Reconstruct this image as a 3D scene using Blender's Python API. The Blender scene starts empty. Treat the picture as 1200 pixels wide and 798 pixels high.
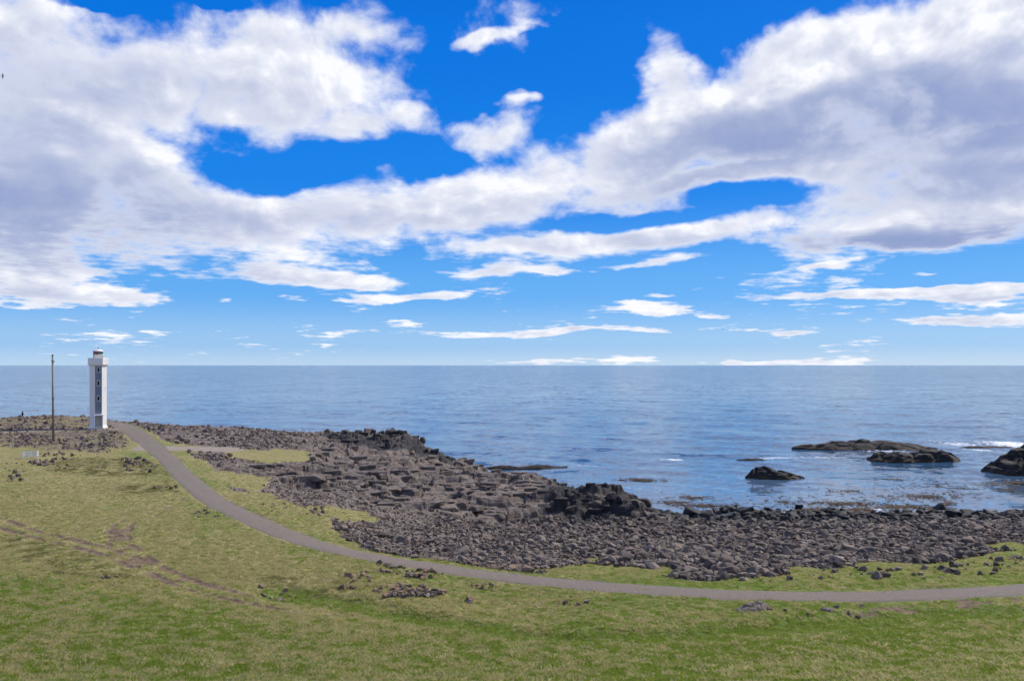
import bpy, bmesh, math, random
import numpy as np
from mathutils import Vector, Matrix

# ------------------------------------------------------------------ scene, camera
SC = bpy.context.scene
COL = SC.collection
EYE = 18.0                       # metres above the sea
FPX, CX, HY = 942.0, 600.0, 428.0   # survey frame 1200 x 798: focal length, centre column, horizon row
cam_d = bpy.data.cameras.new("camera")
cam_d.sensor_width = 36.0
cam_d.lens = FPX / 1200.0 * 36.0
cam_d.shift_y = (HY - 399.0) / 1200.0
cam_d.clip_start = 0.1
cam_d.clip_end = 200000.0
cam = bpy.data.objects.new("camera", cam_d)
cam.location = (0, 0, EYE)
cam.rotation_euler = (math.radians(90), 0, 0)
COL.objects.link(cam)
SC.camera = cam

# ------------------------------------------------------------------ light
SUN_AZ, SUN_EL = math.radians(53.0), math.radians(43.0)     # azimuth from +Y (view axis) towards +X
sun_d = bpy.data.lights.new("sun", 'SUN')
sun_d.energy = 4.8
sun_d.angle = math.radians(0.53)
sun_d.color = (1.0, 0.925, 0.82)
sun = bpy.data.objects.new("sun", sun_d)
SDIR = Vector((math.sin(SUN_AZ) * math.cos(SUN_EL), math.cos(SUN_AZ) * math.cos(SUN_EL), math.sin(SUN_EL)))
sun.rotation_euler = SDIR.to_track_quat('Z', 'Y').to_euler()
sun.location = (60, 30, 80)
COL.objects.link(sun)

SC.view_settings.view_transform = 'Standard'
SC.view_settings.look = 'None'
SC.view_settings.exposure = 0.0
SC.view_settings.gamma = 1.0
SC.view_settings.use_curve_mapping = False
SC.render.engine = 'CYCLES'
SC.cycles.max_bounces = 4
SC.cycles.diffuse_bounces = 2
SC.cycles.glossy_bounces = 2
SC.cycles.transmission_bounces = 2
SC.cycles.transparent_max_bounces = 4
SC.cycles.use_denoising = True
SC.cycles.use_adaptive_sampling = True
SC.cycles.adaptive_threshold = 0.02
SC.cycles.adaptive_min_samples = 8
SC.cycles.sample_clamp_indirect = 4.0

# ------------------------------------------------------------------ node helper
class NT:
    def __init__(self, tree):
        self.t = tree; self.n = tree.nodes; self.l = tree.links
    def put(self, sock, v):
        if isinstance(v, bpy.types.NodeSocket): self.l.new(v, sock)
        elif v is not None: sock.default_value = v
    def node(self, kind, **kw):
        nd = self.n.new(kind)
        for k, v in kw.items(): setattr(nd, k, v)
        return nd
    def math(self, op, a, b=None, c=None, clamp=False):
        nd = self.node('ShaderNodeMath', operation=op, use_clamp=clamp)
        self.put(nd.inputs[0], a)
        if b is not None: self.put(nd.inputs[1], b)
        if c is not None: self.put(nd.inputs[2], c)
        return nd.outputs[0]
    def vmath(self, op, a, b=None, scale=None):
        nd = self.node('ShaderNodeVectorMath', operation=op)
        self.put(nd.inputs[0], a)
        if b is not None: self.put(nd.inputs[1], b)
        if scale is not None: self.put(nd.inputs['Scale'], scale)
        return nd.outputs['Value'] if op in ('LENGTH', 'DOT_PRODUCT', 'DISTANCE') else nd.outputs[0]
    def sep(self, v):
        nd = self.node('ShaderNodeSeparateXYZ'); self.put(nd.inputs[0], v); return nd.outputs
    def comb(self, x, y, z):
        nd = self.node('ShaderNodeCombineXYZ')
        for i, v in enumerate((x, y, z)): self.put(nd.inputs[i], v)
        return nd.outputs[0]
    def noise(self, vec, scale, detail=4.0, rough=0.5, lac=2.0, dist=0.0, col=False):
        nd = self.node('ShaderNodeTexNoise'); nd.noise_dimensions = '3D'
        if vec is not None: self.put(nd.inputs['Vector'], vec)
        for k, v in (('Scale', scale), ('Detail', detail), ('Roughness', rough), ('Lacunarity', lac), ('Distortion', dist)):
            self.put(nd.inputs[k], v)
        return nd.outputs['Color'] if col else nd.outputs[0]
    def ramp(self, v, lo, hi, a=0.0, b=1.0, smooth=True):
        nd = self.node('ShaderNodeMapRange')
        if smooth: nd.interpolation_type = 'SMOOTHSTEP'
        self.put(nd.inputs['Value'], v)
        for k, x in (('From Min', lo), ('From Max', hi), ('To Min', a), ('To Max', b)): self.put(nd.inputs[k], x)
        return nd.outputs['Result']
    def mix(self, f, a, b, mode='MIX'):
        nd = self.node('ShaderNodeMix', data_type='RGBA', blend_type=mode)
        nd.clamp_factor = True
        self.put(nd.inputs[0], f)
        for s, v in ((nd.inputs[6], a), (nd.inputs[7], b)):
            if isinstance(v, (tuple, list)): v = (v[0], v[1], v[2], 1.0)
            self.put(s, v)
        return nd.outputs[2]
    def attr(self, name):
        nd = self.node('ShaderNodeAttribute'); nd.attribute_name = name
        return nd.outputs['Fac']

# ------------------------------------------------------------------ sky: clear blue with broken cumulus
world = bpy.data.worlds.new("World")
SC.world = world
world.use_nodes = True
world.cycles.sampling_method = 'MANUAL'
world.cycles.sample_map_resolution = 256
W = NT(world.node_tree)
W.n.clear()
out = W.node('ShaderNodeOutputWorld')
bg = W.node('ShaderNodeBackground')
bg.inputs['Strength'].default_value = 0.1
W.l.new(bg.outputs[0], out.inputs[0])
sky = W.node('ShaderNodeTexSky', sky_type='NISHITA')
sky.sun_disc = False
sky.sun_elevation = SUN_EL
sky.sun_rotation = SUN_AZ
sky.altitude = 0.0
sky.air_density = 1.0
sky.dust_density = 0.25
sky.ozone_density = 3.0
hs = W.node('ShaderNodeHueSaturation')
hs.inputs['Hue'].default_value = 0.5
hs.inputs['Saturation'].default_value = 1.45
hs.inputs['Value'].default_value = 1.0
W.l.new(sky.outputs[0], hs.inputs['Color'])

tc = W.node('ShaderNodeTexCoord')
dx, dy, dz = W.sep(tc.outputs['Generated'])
rh = W.math('SQRT', W.math('MULTIPLY_ADD', dx, dx, W.math('MULTIPLY', dy, dy)))
az = W.math('ARCTAN2', dx, dy)                 # 0 along the view, positive to the right
tel = W.math('DIVIDE', dz, W.math('MAXIMUM', rh, 0.001))   # tangent of elevation
telc = W.math('MINIMUM', W.math('MAXIMUM', tel, 0.0), 6.0)
# cloud texture space: constant in azimuth, finer towards the horizon
g = W.math('LOGARITHM', W.math('ADD', telc, 0.16), math.e)
Nv = W.comb(W.math('DIVIDE', dx, W.math('MAXIMUM', rh, 0.001)), W.math('DIVIDE', dy, W.math('MAXIMUM', rh, 0.001)), W.math('MULTIPLY', g, 0.62))
warp = W.noise(Nv, 7.0, 4.0, 0.55, col=True)
wsep = W.sep(W.vmath('SUBTRACT', warp, (0.5, 0.5, 0.5)))
hz = W.math('ADD', 0.25, W.math('MULTIPLY', telc, 2.2))       # smaller wander for the small clouds low down
hz = W.math('MINIMUM', hz, 1.2)
waz = W.math('ADD', az, W.math('MULTIPLY', W.math('MULTIPLY', wsep[0], 0.13), hz))
wt = W.math('ADD', tel, W.math('MULTIPLY', W.math('MULTIPLY', wsep[1], 0.085), hz))
P0 = W.comb(waz, wt, 0.0)
# clear air: deep blue aloft, paling to the horizon
cr = W.node('ShaderNodeValToRGB')
cr.color_ramp.interpolation = 'EASE'
els = cr.color_ramp.elements
stops = [(0.0, (.46, .68, .96)), (.05, (.29, .56, .95)), (.17, (.105, .41, .95)), (.42, (.004, .225, .87)), (.75, (.002, .18, .80)), (1.0, (.002, .14, .68))]
els[0].position, els[0].color = stops[0][0], (*stops[0][1], 1)
els[1].position, els[1].color = stops[-1][0], (*stops[-1][1], 1)
for p_, c_ in stops[1:-1]:
    e = els.new(p_); e.color = (*c_, 1)
W.put(cr.inputs[0], W.math('MINIMUM', W.math('MULTIPLY', telc, 1.9), 1.0))
AIR = W.vmath('SCALE', cr.outputs[0], scale=10.0)
SKYCOL = W.mix(0.85, hs.outputs[0], AIR)

def ang(px, py):
    a = math.atan((px - CX) / FPX)
    return a, (HY - py) / FPX * math.cos(a)

_rot = {0.0: P0}
def blob_field(blobs, start=0.0):
    acc = start
    for b in blobs:
        px, py, rx, ry, amp = b[:5]; rot = float(b[5]) if len(b) > 5 else 0.0
        a, t = ang(px, py)
        c = math.cos(a)
        if rot not in _rot:
            m = W.node('ShaderNodeVectorRotate', rotation_type='Z_AXIS')
            W.put(m.inputs['Vector'], P0); m.inputs['Angle'].default_value = -math.radians(rot)
            _rot[rot] = m.outputs[0]
        r = -math.radians(rot)
        a, t = a * math.cos(r) - t * math.sin(r), a * math.sin(r) + t * math.cos(r)
        sx, sy = 1.0 / max(rx / FPX * c, 1e-3), 1.0 / max(ry / FPX * c, 1e-3)
        m = W.node('ShaderNodeMapping', vector_type='POINT')
        W.put(m.inputs['Vector'], _rot[rot])
        m.inputs['Scale'].default_value = (sx, sy, 0); m.inputs['Location'].default_value = (-a * sx, -t * sy, 0)
        gr = W.node('ShaderNodeTexGradient', gradient_type='SPHERICAL')
        W.l.new(m.outputs[0], gr.inputs[0])
        acc = W.math('MULTIPLY_ADD', gr.outputs['Fac'], amp, acc)
    return acc
# (column, row, half width, half height, weight, tilt) of each cloud bank, as bearings and elevations
COVER = [
 (150, 55, 300, 85, 1.1), (330, 45, 130, 70, .8), (435, 45, 70, 36, .8), (440, 95, 75, 34, .75), (10, 110, 240, 100, .9),
 (310, 128, 220, 62, 1.15), (445, 150, 85, 28, .8), (60, 195, 280, 110, 1.25), (120, 250, 300, 90, 1.1), (40, 310, 260, 60, 1.0),
 (350, 262, 220, 54, 1.1), (520, 242, 220, 54, 1.2), (640, 208, 190, 58, 1.25), (725, 215, 100, 50, .8),
 (310, 204, 100, 28, -1.5), (110, 4, 70, 14, -1.5), (240, 2, 50, 14, -1.3), (500, 190, 60, 22, -.9), (560, 105, 110, 40, -.6), (690, 60, 90, 110, -.9), (880, 20, 60, 40, -.5),
 (140, 351, 130, 16, 1.3), (20, 345, 110, 22, .8), (320, 322, 100, 17, 1.5), (420, 329, 85, 15, 1.5), (472, 349, 95, 9, 1.5, 4), (345, 354, 30, 7, 1.1), (265, 356, 16, 5, 1.0),
 (572, 319, 75, 12, 1.6), (652, 317, 38, 8, 1.3), (700, 286, 230, 24, 1.3, 4), (600, 291, 90, 12, .8), (780, 281, 110, 20, .9), (765, 308, 100, 9, 1.3, 4),
 (560, 160, 85, 30, 1.15, 8), (602, 125, 24, 10, 1.1), (562, 56, 60, 12, 1.2, 18), (640, 12, 60, 24, .9), (628, 32, 45, 14, .8),
 (1070, 105, 330, 150, 1.5), (782, 74, 60, 44, 1.15), (760, 150, 95, 80, 1.15), (860, 120, 150, 85, .9), (960, 60, 120, 75, .9), (1120, 20, 220, 90, .8), (1240, 120, 240, 200, 1.2),
 (1000, 195, 260, 55, .8), (1180, 240, 200, 70, 1.0), (1000, 262, 220, 38, 1.2), (1060, 283, 180, 24, 1.0), (850, 210, 95, 15, 1.2, 3), (800, 235, 80, 30, .6), (905, 150, 120, 60, .5),
 (885, 233, 80, 18, -1.5), (740, 262, 150, 15, -1.0),
 (770, 363, 75, 10, 1.6), (836, 368, 26, 5, 1.2), (772, 349, 38, 5, 1.1), (1060, 342, 220, 7, 1.4), (1130, 346, 130, 15, 1.5), (1125, 376, 140, 9, 1.5), (916, 389, 44, 6, 1.3),
 (620, 388, 330, 6, 1.25, 1), (475, 379, 35, 9, .9), (975, 309, 34, 5, 1.1), (1080, 321, 30, 5, 1.2), (700, 421, 280, 6, .95), (935, 422, 120, 4, .9), (200, 392, 200, 4, .45),
]
SHADE = [
 (0, 225, 260, 95, 1.3), (140, 245, 190, 60, .7), (130, 305, 240, 36, .8), (60, 95, 330, 80, .75), (340, 258, 200, 30, .5), (660, 242, 140, 22, .6),
 (1010, 150, 250, 68, 1.7), (1160, 165, 200, 75, 1.3), (850, 175, 170, 60, 1.2), (1010, 284, 240, 18, 1.9), (1160, 275, 170, 34, 1.1), (800, 235, 90, 30, 1.5), (1060, 100, 240, 50, .7), (1040, 228, 280, 34, .8),
 (1140, 351, 110, 6, .5), (380, 165, 160, 22, .35), (1090, 185, 150, 20, -.7), (900, 180, 80, 14, -.6), (520, 262, 200, 22, .4),
]
BCOV = blob_field(COVER)
BSHD = blob_field(SHADE)
# elsewhere in the sky the same kind of broken cloud goes on
fr1 = W.ramp(W.math('ABSOLUTE', az), 0.60, 0.78)
fr2 = W.ramp(tel, 0.47, 0.62)
away = W.math('MAXIMUM', fr1, fr2)
low = W.noise(Nv, 2.3, 3.0, 0.5)
BCOV = W.math('ADD', BCOV, W.math('MULTIPLY', away, W.ramp(low, 0.44, 0.62, 0.0, 1.3)))
BSHD = W.math('ADD', BSHD, W.math('MULTIPLY', away, W.ramp(low, 0.55, 0.68, 0.0, 0.9)))

def puff(vec, oct_n, oct_v):
    n = W.noise(vec, 8.0, oct_n, 0.585, 2.05, 0.25)
    v = W.node('ShaderNodeTexVoronoi', feature='F1', normalize=True)
    W.put(v.inputs['Vector'], W.vmath('ADD', vec, W.vmath('SCALE', warp, scale=0.06)))
    v.inputs['Scale'].default_value = 17.0; v.inputs['Detail'].default_value = oct_v; v.inputs['Roughness'].default_value = 0.55
    return W.math('MULTIPLY_ADD', W.math('SUBTRACT', 0.42, v.outputs['Distance']), 0.42, n)
f0 = W.noise(Nv, 4.2, 3.0, 0.5)
f1 = puff(Nv, 9.0, 2.0)
f2 = puff(W.vmath('ADD', Nv, (0.014, 0.004, 0.022)), 4.0, 1.0)     # towards the sun: right and up
nz = W.math('MULTIPLY_ADD', W.math('SUBTRACT', f0, 0.5), 1.0, W.math('MULTIPLY', W.math('SUBTRACT', f1, 0.5), 2.9))
BC = W.node('ShaderNodeMath', operation='SMOOTH_MIN')
W.put(BC.inputs[0], BCOV); BC.inputs[1].default_value = 1.38; BC.inputs[2].default_value = 0.6
f3 = W.noise(W.vmath('MULTIPLY', Nv, (1, 1, 3.0)), 34.0, 5.0, 0.6)
nz = W.math('MULTIPLY_ADD', W.math('SUBTRACT', f3, 0.5), W.ramp(telc, .03, .22, 2.3, 0.0), nz)
C = W.math('ADD', BC.outputs[0], nz)
CLD = W.ramp(C, W.ramp(telc, .03, .16, .58, .34), W.ramp(telc, .05, .16, 1.05, 1.2))
thick = W.ramp(C, 0.55, 1.6)
relief = W.math('MULTIPLY', W.math('SUBTRACT', f2, f1), 2.5)
sh = W.math('ADD', W.math('MULTIPLY_ADD', BSHD, 1.05, 0.05), relief)
sh = W.math('ADD', sh, W.math('MULTIPLY', W.math('SUBTRACT', f1, 0.5), -0.6))
sh = W.math('MULTIPLY', W.math('SUBTRACT', 1.0, W.math('POWER', math.e, W.math('MULTIPLY', W.math('MAXIMUM', W.math('ADD', sh, 0.30), 0.0), -1.2))), W.math('MULTIPLY_ADD', thick, 0.8, 0.2))
CCOL = W.mix(sh, (9.7, 9.85, 10.4), (2.6, 3.4, 6.1))
FINAL = W.mix(CLD, SKYCOL, CCOL)
W.l.new(FINAL, bg.inputs['Color'])

# ------------------------------------------------------------------ numeric noise
_rs = np.random.RandomState(11)
_perm = np.concatenate([_rs.permutation(256)] * 3).astype(np.int32)
_ga = _rs.rand(256) * 2 * np.pi
_gx, _gy = np.cos(_ga).astype(np.float32), np.sin(_ga).astype(np.float32)
def perlin(x, y, seed=0):
    x = np.asarray(x, np.float32) + seed * 17.31; y = np.asarray(y, np.float32) + seed * 9.77
    xi = np.floor(x).astype(np.int32); yi = np.floor(y).astype(np.int32)
    fx = x - xi; fy = y - yi
    xi &= 255; yi &= 255
    u = fx * fx * fx * (fx * (fx * 6 - 15) + 10); v = fy * fy * fy * (fy * (fy * 6 - 15) + 10)
    def gr(ix, iy, ax, ay):
        h = _perm[_perm[ix & 255] + (iy & 255)]
        return _gx[h] * ax + _gy[h] * ay
    a = gr(xi, yi, fx, fy); b = gr(xi + 1, yi, fx - 1, fy)
    c = gr(xi, yi + 1, fx, fy - 1); d = gr(xi + 1, yi + 1, fx - 1, fy - 1)
    return (a + u * (b - a)) * (1 - v) + (c + u * (d - c)) * v
def fbm(x, y, octv=4, seed=0, gain=0.5, lac=2.03):
    s = 0.0; a = 1.0; f = 1.0
    for i in range(octv):
        s = s + a * perlin(x * f, y * f, seed + i * 3); a *= gain; f *= lac
    return s
def worley(x, y, seed=0):
    x = np.asarray(x, np.float32); y = np.asarray(y, np.float32)
    xi = np.floor(x).astype(np.int32); yi = np.floor(y).astype(np.int32)
    f1 = np.full(x.shape, 9.0, np.float32); f2 = f1.copy(); idv = np.zeros(x.shape, np.float32)
    for i in (-1, 0, 1):
        for j in (-1, 0, 1):
            h = _perm[_perm[(xi + i + seed) & 255] + ((yi + j) & 255)]; h2 = _perm[h + 57]
            d = np.hypot(xi + i + h / 255.0 - x, yi + j + h2 / 255.0 - y).astype(np.float32)
            m = d < f1
            f2 = np.where(m, f1, np.minimum(f2, d)); idv = np.where(m, h / 255.0, idv); f1 = np.where(m, d, f1)
    return f1, f2, idv
def sstep(a, b, x):
    t = np.clip((x - a) / (b - a), 0, 1); return t * t * (3 - 2 * t)

# ------------------------------------------------------------------ lie of the land (surveyed spot heights)
SPOT = [  # (column, row, height): sight lines from the viewpoint give the position
 (0,798,9.0),(300,798,8.2),(600,798,7.7),(900,798,7.8),(1200,798,8.3),(0,730,8.0),(300,745,7.1),(600,750,6.6),(900,750,6.5),(1200,750,6.9),
 (0,680,7.3),(150,690,6.9),(380,718,6.3),(600,722,5.95),(800,728,5.9),(1000,722,5.95),(1200,712,6.1),(0,620,7.1),(150,640,6.8),(300,680,6.4),(450,700,6.2),
 (150,500,7.6),(200,540,6.8),(230,570,6.6),(300,610,6.4),(400,645,6.2),(500,662,6.0),(600,675,5.9),(700,686,5.8),(900,697,5.8),(1100,697,5.8),(1200,692,5.85),
 (0,560,7.0),(100,560,6.9),(180,600,6.7),(0,520,7.3),(62,517,7.2),(115,503.5,7.45),(95,503,7.45),(30,537,7.0),
 (0,491.5,8.0),(60,489.5,8.05),(100,490,7.95),(150,494.5,7.6),(250,499.5,7.2),(330,505.5,6.4),(380,509,5.8),(430,510,5.7),(470,507,5.8),(495,518,4.4),(550,546,.9),
 (300,540,6.0),(300,515,6.8),(200,520,6.9),(400,560,5.0),(450,530,4.8),(500,550,3.6),(400,520,5.6),
 (570,550,1.2),(600,558,2.3),(650,563,3.0),(700,572,3.6),(735,582,2.9),
 (740,605,.3),(700,606,.9),(650,606,1.2),(600,606,1.5),(550,606,2.0),(500,600,2.8),(450,592,3.7),
 (500,615,3.2),(500,640,4.6),(600,620,2.6),(600,660,5.2),(700,620,1.9),(700,645,4.0),(700,668,5.2),(800,610,.3),(800,640,3.6),(800,672,5.4),
 (900,606,.0),(900,620,1.6),(900,645,3.9),(900,665,5.2),(1000,606,.0),(1000,625,2.0),(1000,660,5.1),(1100,605,.0),(1100,630,2.6),(1100,657,5.0),(1200,603,.0),(1200,625,2.4),(1200,642,4.6),
 (400,610,5.6),(400,590,5.2),
]
def survey(px, py, z):
    d = (EYE - z) * FPX / (py - HY); return ((px - CX) / FPX * d, d, z)
CP = [survey(*s) for s in SPOT]
for px, dd, z in ((735,95.5,2.7),(700,93.6,3.5),(650,93.0,3.0),(600,92.0,3.0),(550,89.5,3.2),(500,87.5,3.7),(752,97,1.7),(650,90.2,2.1),(600,88.8,2.3)):
    CP.append(((px - CX) / FPX * dd, dd, z))                       # lip of the low sea cliff
for px in (-100, 0, 100, 200, 300, 400, 470):                     # seaward slope behind the skyline
    for dd, z in ((160, 4.5), (170, 0.0), (185, -4)): CP.append(((px - CX) / FPX * dd, dd, z - (0.8 if px > 250 else 0)))
for x, y, z in ((-8,142,-2),(0,130,-2.2),(6.1,116,-2),(10.8,104,-1.6),(14.8,100,-1.2),(20,112,-1.3),(-10,160,-4),(10,150,-4),(40,112,-1.3),(60,112,-1.3),(75,112,-1.3),(20,130,-3),(60,130,-3),(80,135,-3),(30,170,-4),(100,170,-4),
                (0,0,16.4),(-20,0,16.4),(20,0,16.4),(-14,12,13.0),(0,12,12.4),(14,12,12.6),(0,-30,19),(-45,-30,19),(45,-30,19),(-45,10,13),(45,10,12.6),
                (-110,140,8),(-110,100,7.2),(-70,60,7.1),(-60,40,7.4),(-120,165,2),(-120,180,-4),(48,45,5.9),(60,60,4.7),(70,76,2.2),(90,98,-.2),(45,30,7.2),(75,55,5.6),(130,100,0.2),(110,60,5.6),(130,135,-3)):
    CP.append((x, y, z))
CP = np.array(CP, np.float64)
_c2 = 2.0
_D = np.sqrt((CP[:, None, 0] - CP[None, :, 0]) ** 2 + (CP[:, None, 1] - CP[None, :, 1]) ** 2 + _c2)
_N = len(CP)
_A = np.zeros((_N + 3, _N + 3)); _A[:_N, :_N] = _D + np.eye(_N) * -0.12
_A[:_N, _N] = 1; _A[:_N, _N + 1:] = CP[:, :2]; _A[_N:, :_N] = _A[:_N, _N:].T
_w = np.linalg.lstsq(_A, np.concatenate([CP[:, 2], [0, 0, 0]]), rcond=None)[0]
def base_z(x, y):
    x = np.asarray(x, np.float32); sh = x.shape; x = x.ravel(); y = np.asarray(y, np.float32).ravel()
    z = (_w[_N] + _w[_N + 1] * x + _w[_N + 2] * y).astype(np.float32)
    for i in range(_N):
        z += np.float32(_w[i]) * np.sqrt((x - np.float32(CP[i, 0])) ** 2 + (y - np.float32(CP[i, 1])) ** 2 + np.float32(_c2))
    return z.reshape(sh)
_my = np.concatenate([np.arange(14, 60, .1), np.arange(60, 200, .25)])
def ground_at(px, py):
    """where the sight line through (column, row) meets the land"""
    u = (px - CX) / FPX
    zr = EYE - _my * (py - HY) / FPX
    hit = np.nonzero(base_z(u * _my, _my) >= zr)[0]
    i = hit[0] if len(hit) else int(np.argmin(np.abs(zr - base_z(u * _my, _my))))
    return u * _my[i], _my[i]
def line(pts): return np.array([ground_at(*p) for p in pts], np.float32)
def seg_dist(x, y, P, closed=False):
    Q = np.roll(P, -1, 0) if closed else P[1:]
    S = P if closed else P[:-1]
    best = np.full(x.shape, 1e9, np.float32)
    for (ax, ay), (bx, by) in zip(S, Q):
        vx, vy = bx - ax, by - ay
        L = vx * vx + vy * vy + 1e-9
        t = np.clip(((x - ax) * vx + (y - ay) * vy) / L, 0, 1)
        best = np.minimum(best, (x - ax - t * vx) ** 2 + (y - ay - t * vy) ** 2)
    return np.sqrt(best)
def poly_sd(x, y, P):
    ins = np.zeros(x.shape, bool)
    for (ax, ay), (bx, by) in zip(P, np.roll(P, -1, 0)):
        c = ((ay > y) != (by > y)) & (x < (bx - ax) * (y - ay) / (by - ay + 1e-12) + ax)
        ins ^= c
    d = seg_dist(x, y, P, True)
    return np.where(ins, d, -d)
def smooth_line(P, n=8):
    out = []
    for i in range(len(P) - 1):
        p0, p1, p2, p3 = P[max(i - 1, 0)], P[i], P[i + 1], P[min(i + 2, len(P) - 1)]
        for k in range(n):
            t = k / n
            out.append(0.5 * (2 * p1 + (p2 - p0) * t + (2 * p0 - 5 * p1 + 4 * p2 - p3) * t * t + (3 * p1 - p0 - 3 * p2 + p3) * t ** 3))
    out.append(P[-1]); return np.array(out, np.float32)

PATH = smooth_line(line([(133,494.8),(140,497.5),(152,503),(170,516),(190,533),(215,557),(240,579),(275,600),(320,620),(370,637),(430,652),(500,663),(560,672),(620,679),(700,687),(780,692),(860,697),(950,698.5),(1050,698),(1130,695),(1200,690),(1330,676)]))
APRON = line([(178,526),(205,525.5),(235,525.5),(264,526)])
TRAIL = line([(-40,508),(0,507),(50,504.5),(100,504.5),(150,503)])
TRACK_A = smooth_line(line([(-60,598),(0,612),(60,628),(125,646),(170,662),(210,678),(250,692),(300,704),(345,713),(384,719)]))
TRACK_B = smooth_line(line([(222,572),(205,584),(185,596),(170,606),(150,611),(139,622),(141,636),(158,650),(180,664),(205,676)]))
TRACK_C = line([(1000,718),(1050,712),(1100,708),(1140,705),(1180,701)])
SWALE = smooth_line(line([(330,694),(400,706),(480,722),(560,733),(640,742),(760,744),(850,741),(950,734),(1060,724),(1200,714)]))
ROCKY = line([(166,495.5),(250,500.5),(330,506.5),(470,509),(545,546),(600,560),(700,574),(745,592)]) 
ROCKY = np.concatenate([line([(1340,625),(1200,640),(1150,652),(1080,661),(1000,664),(900,668),(850,680),(800,679),(760,672),(700,671),(620,671),(560,668),(500,656),(440,645),(405,630),(385,608),(350,592),(310,578),(270,572),(252,548),(222,530),(186,512),(163,500)]),
    np.array([(-74,168),(-40,168),(-12,160),(-2,140),(8,118),(14,104),(20,99),(30,108),(60,112),(110,112),(120,90)], np.float32)])
LEDGE = np.concatenate([line([(755,607),(700,608),(600,608),(540,606),(490,600),(440,592),(400,580),(360,572),(300,562),(262,548),(300,530),(380,520)]),
    np.array([(-40,150),(-36,168),(-12,160),(-2,140),(8,118),(14,104),(19,99)], np.float32)])
TURF = [line(p) for p in ([(262,527),(300,525),(362,530),(365,539),(300,541),(268,536)], [(235,552),(262,551),(320,562),(300,574),(255,566)], [(190,516),(225,521),(235,531),(205,528)], [(360,593),(425,598),(445,607),(400,612)], [(620,664),(700,660),(800,664),(790,672),(640,673)],
        [(655,655),(700,652),(705,657),(660,660)], [(1155,640),(1200,634),(1200,643),(1160,646)])]
SCREE = np.concatenate([line([(152,505),(140,515),(150,524),(120,530),(60,527),(30,524),(-60,522)]), np.array([(-120,150),(-118,172),(-74,172),(-66,150)], np.float32)])
BROWN = [line(p) for p in ([(55,540),(120,534),(185,540),(205,552),(170,560),(110,556),(60,552)], [(130,568),(205,568),(200,576),(140,580)], [(270,680),(360,676),(420,686),(430,700),(340,696)], [(0,622),(60,632),(150,662),(185,690),(120,684),(50,664),(0,652)], [(185,552),(205,560),(215,572),(195,566)])]
DARKROCK = [line([(370,509),(470,508),(500,520),(555,549),(520,540),(480,530),(400,521)]), np.concatenate([line([(755,607),(640,606),(630,590)]), np.array([(4,100),(8,118),(20,99)], np.float32)])]  # sea-blackened rock; at the bluff end shade is put into the colour too

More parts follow.
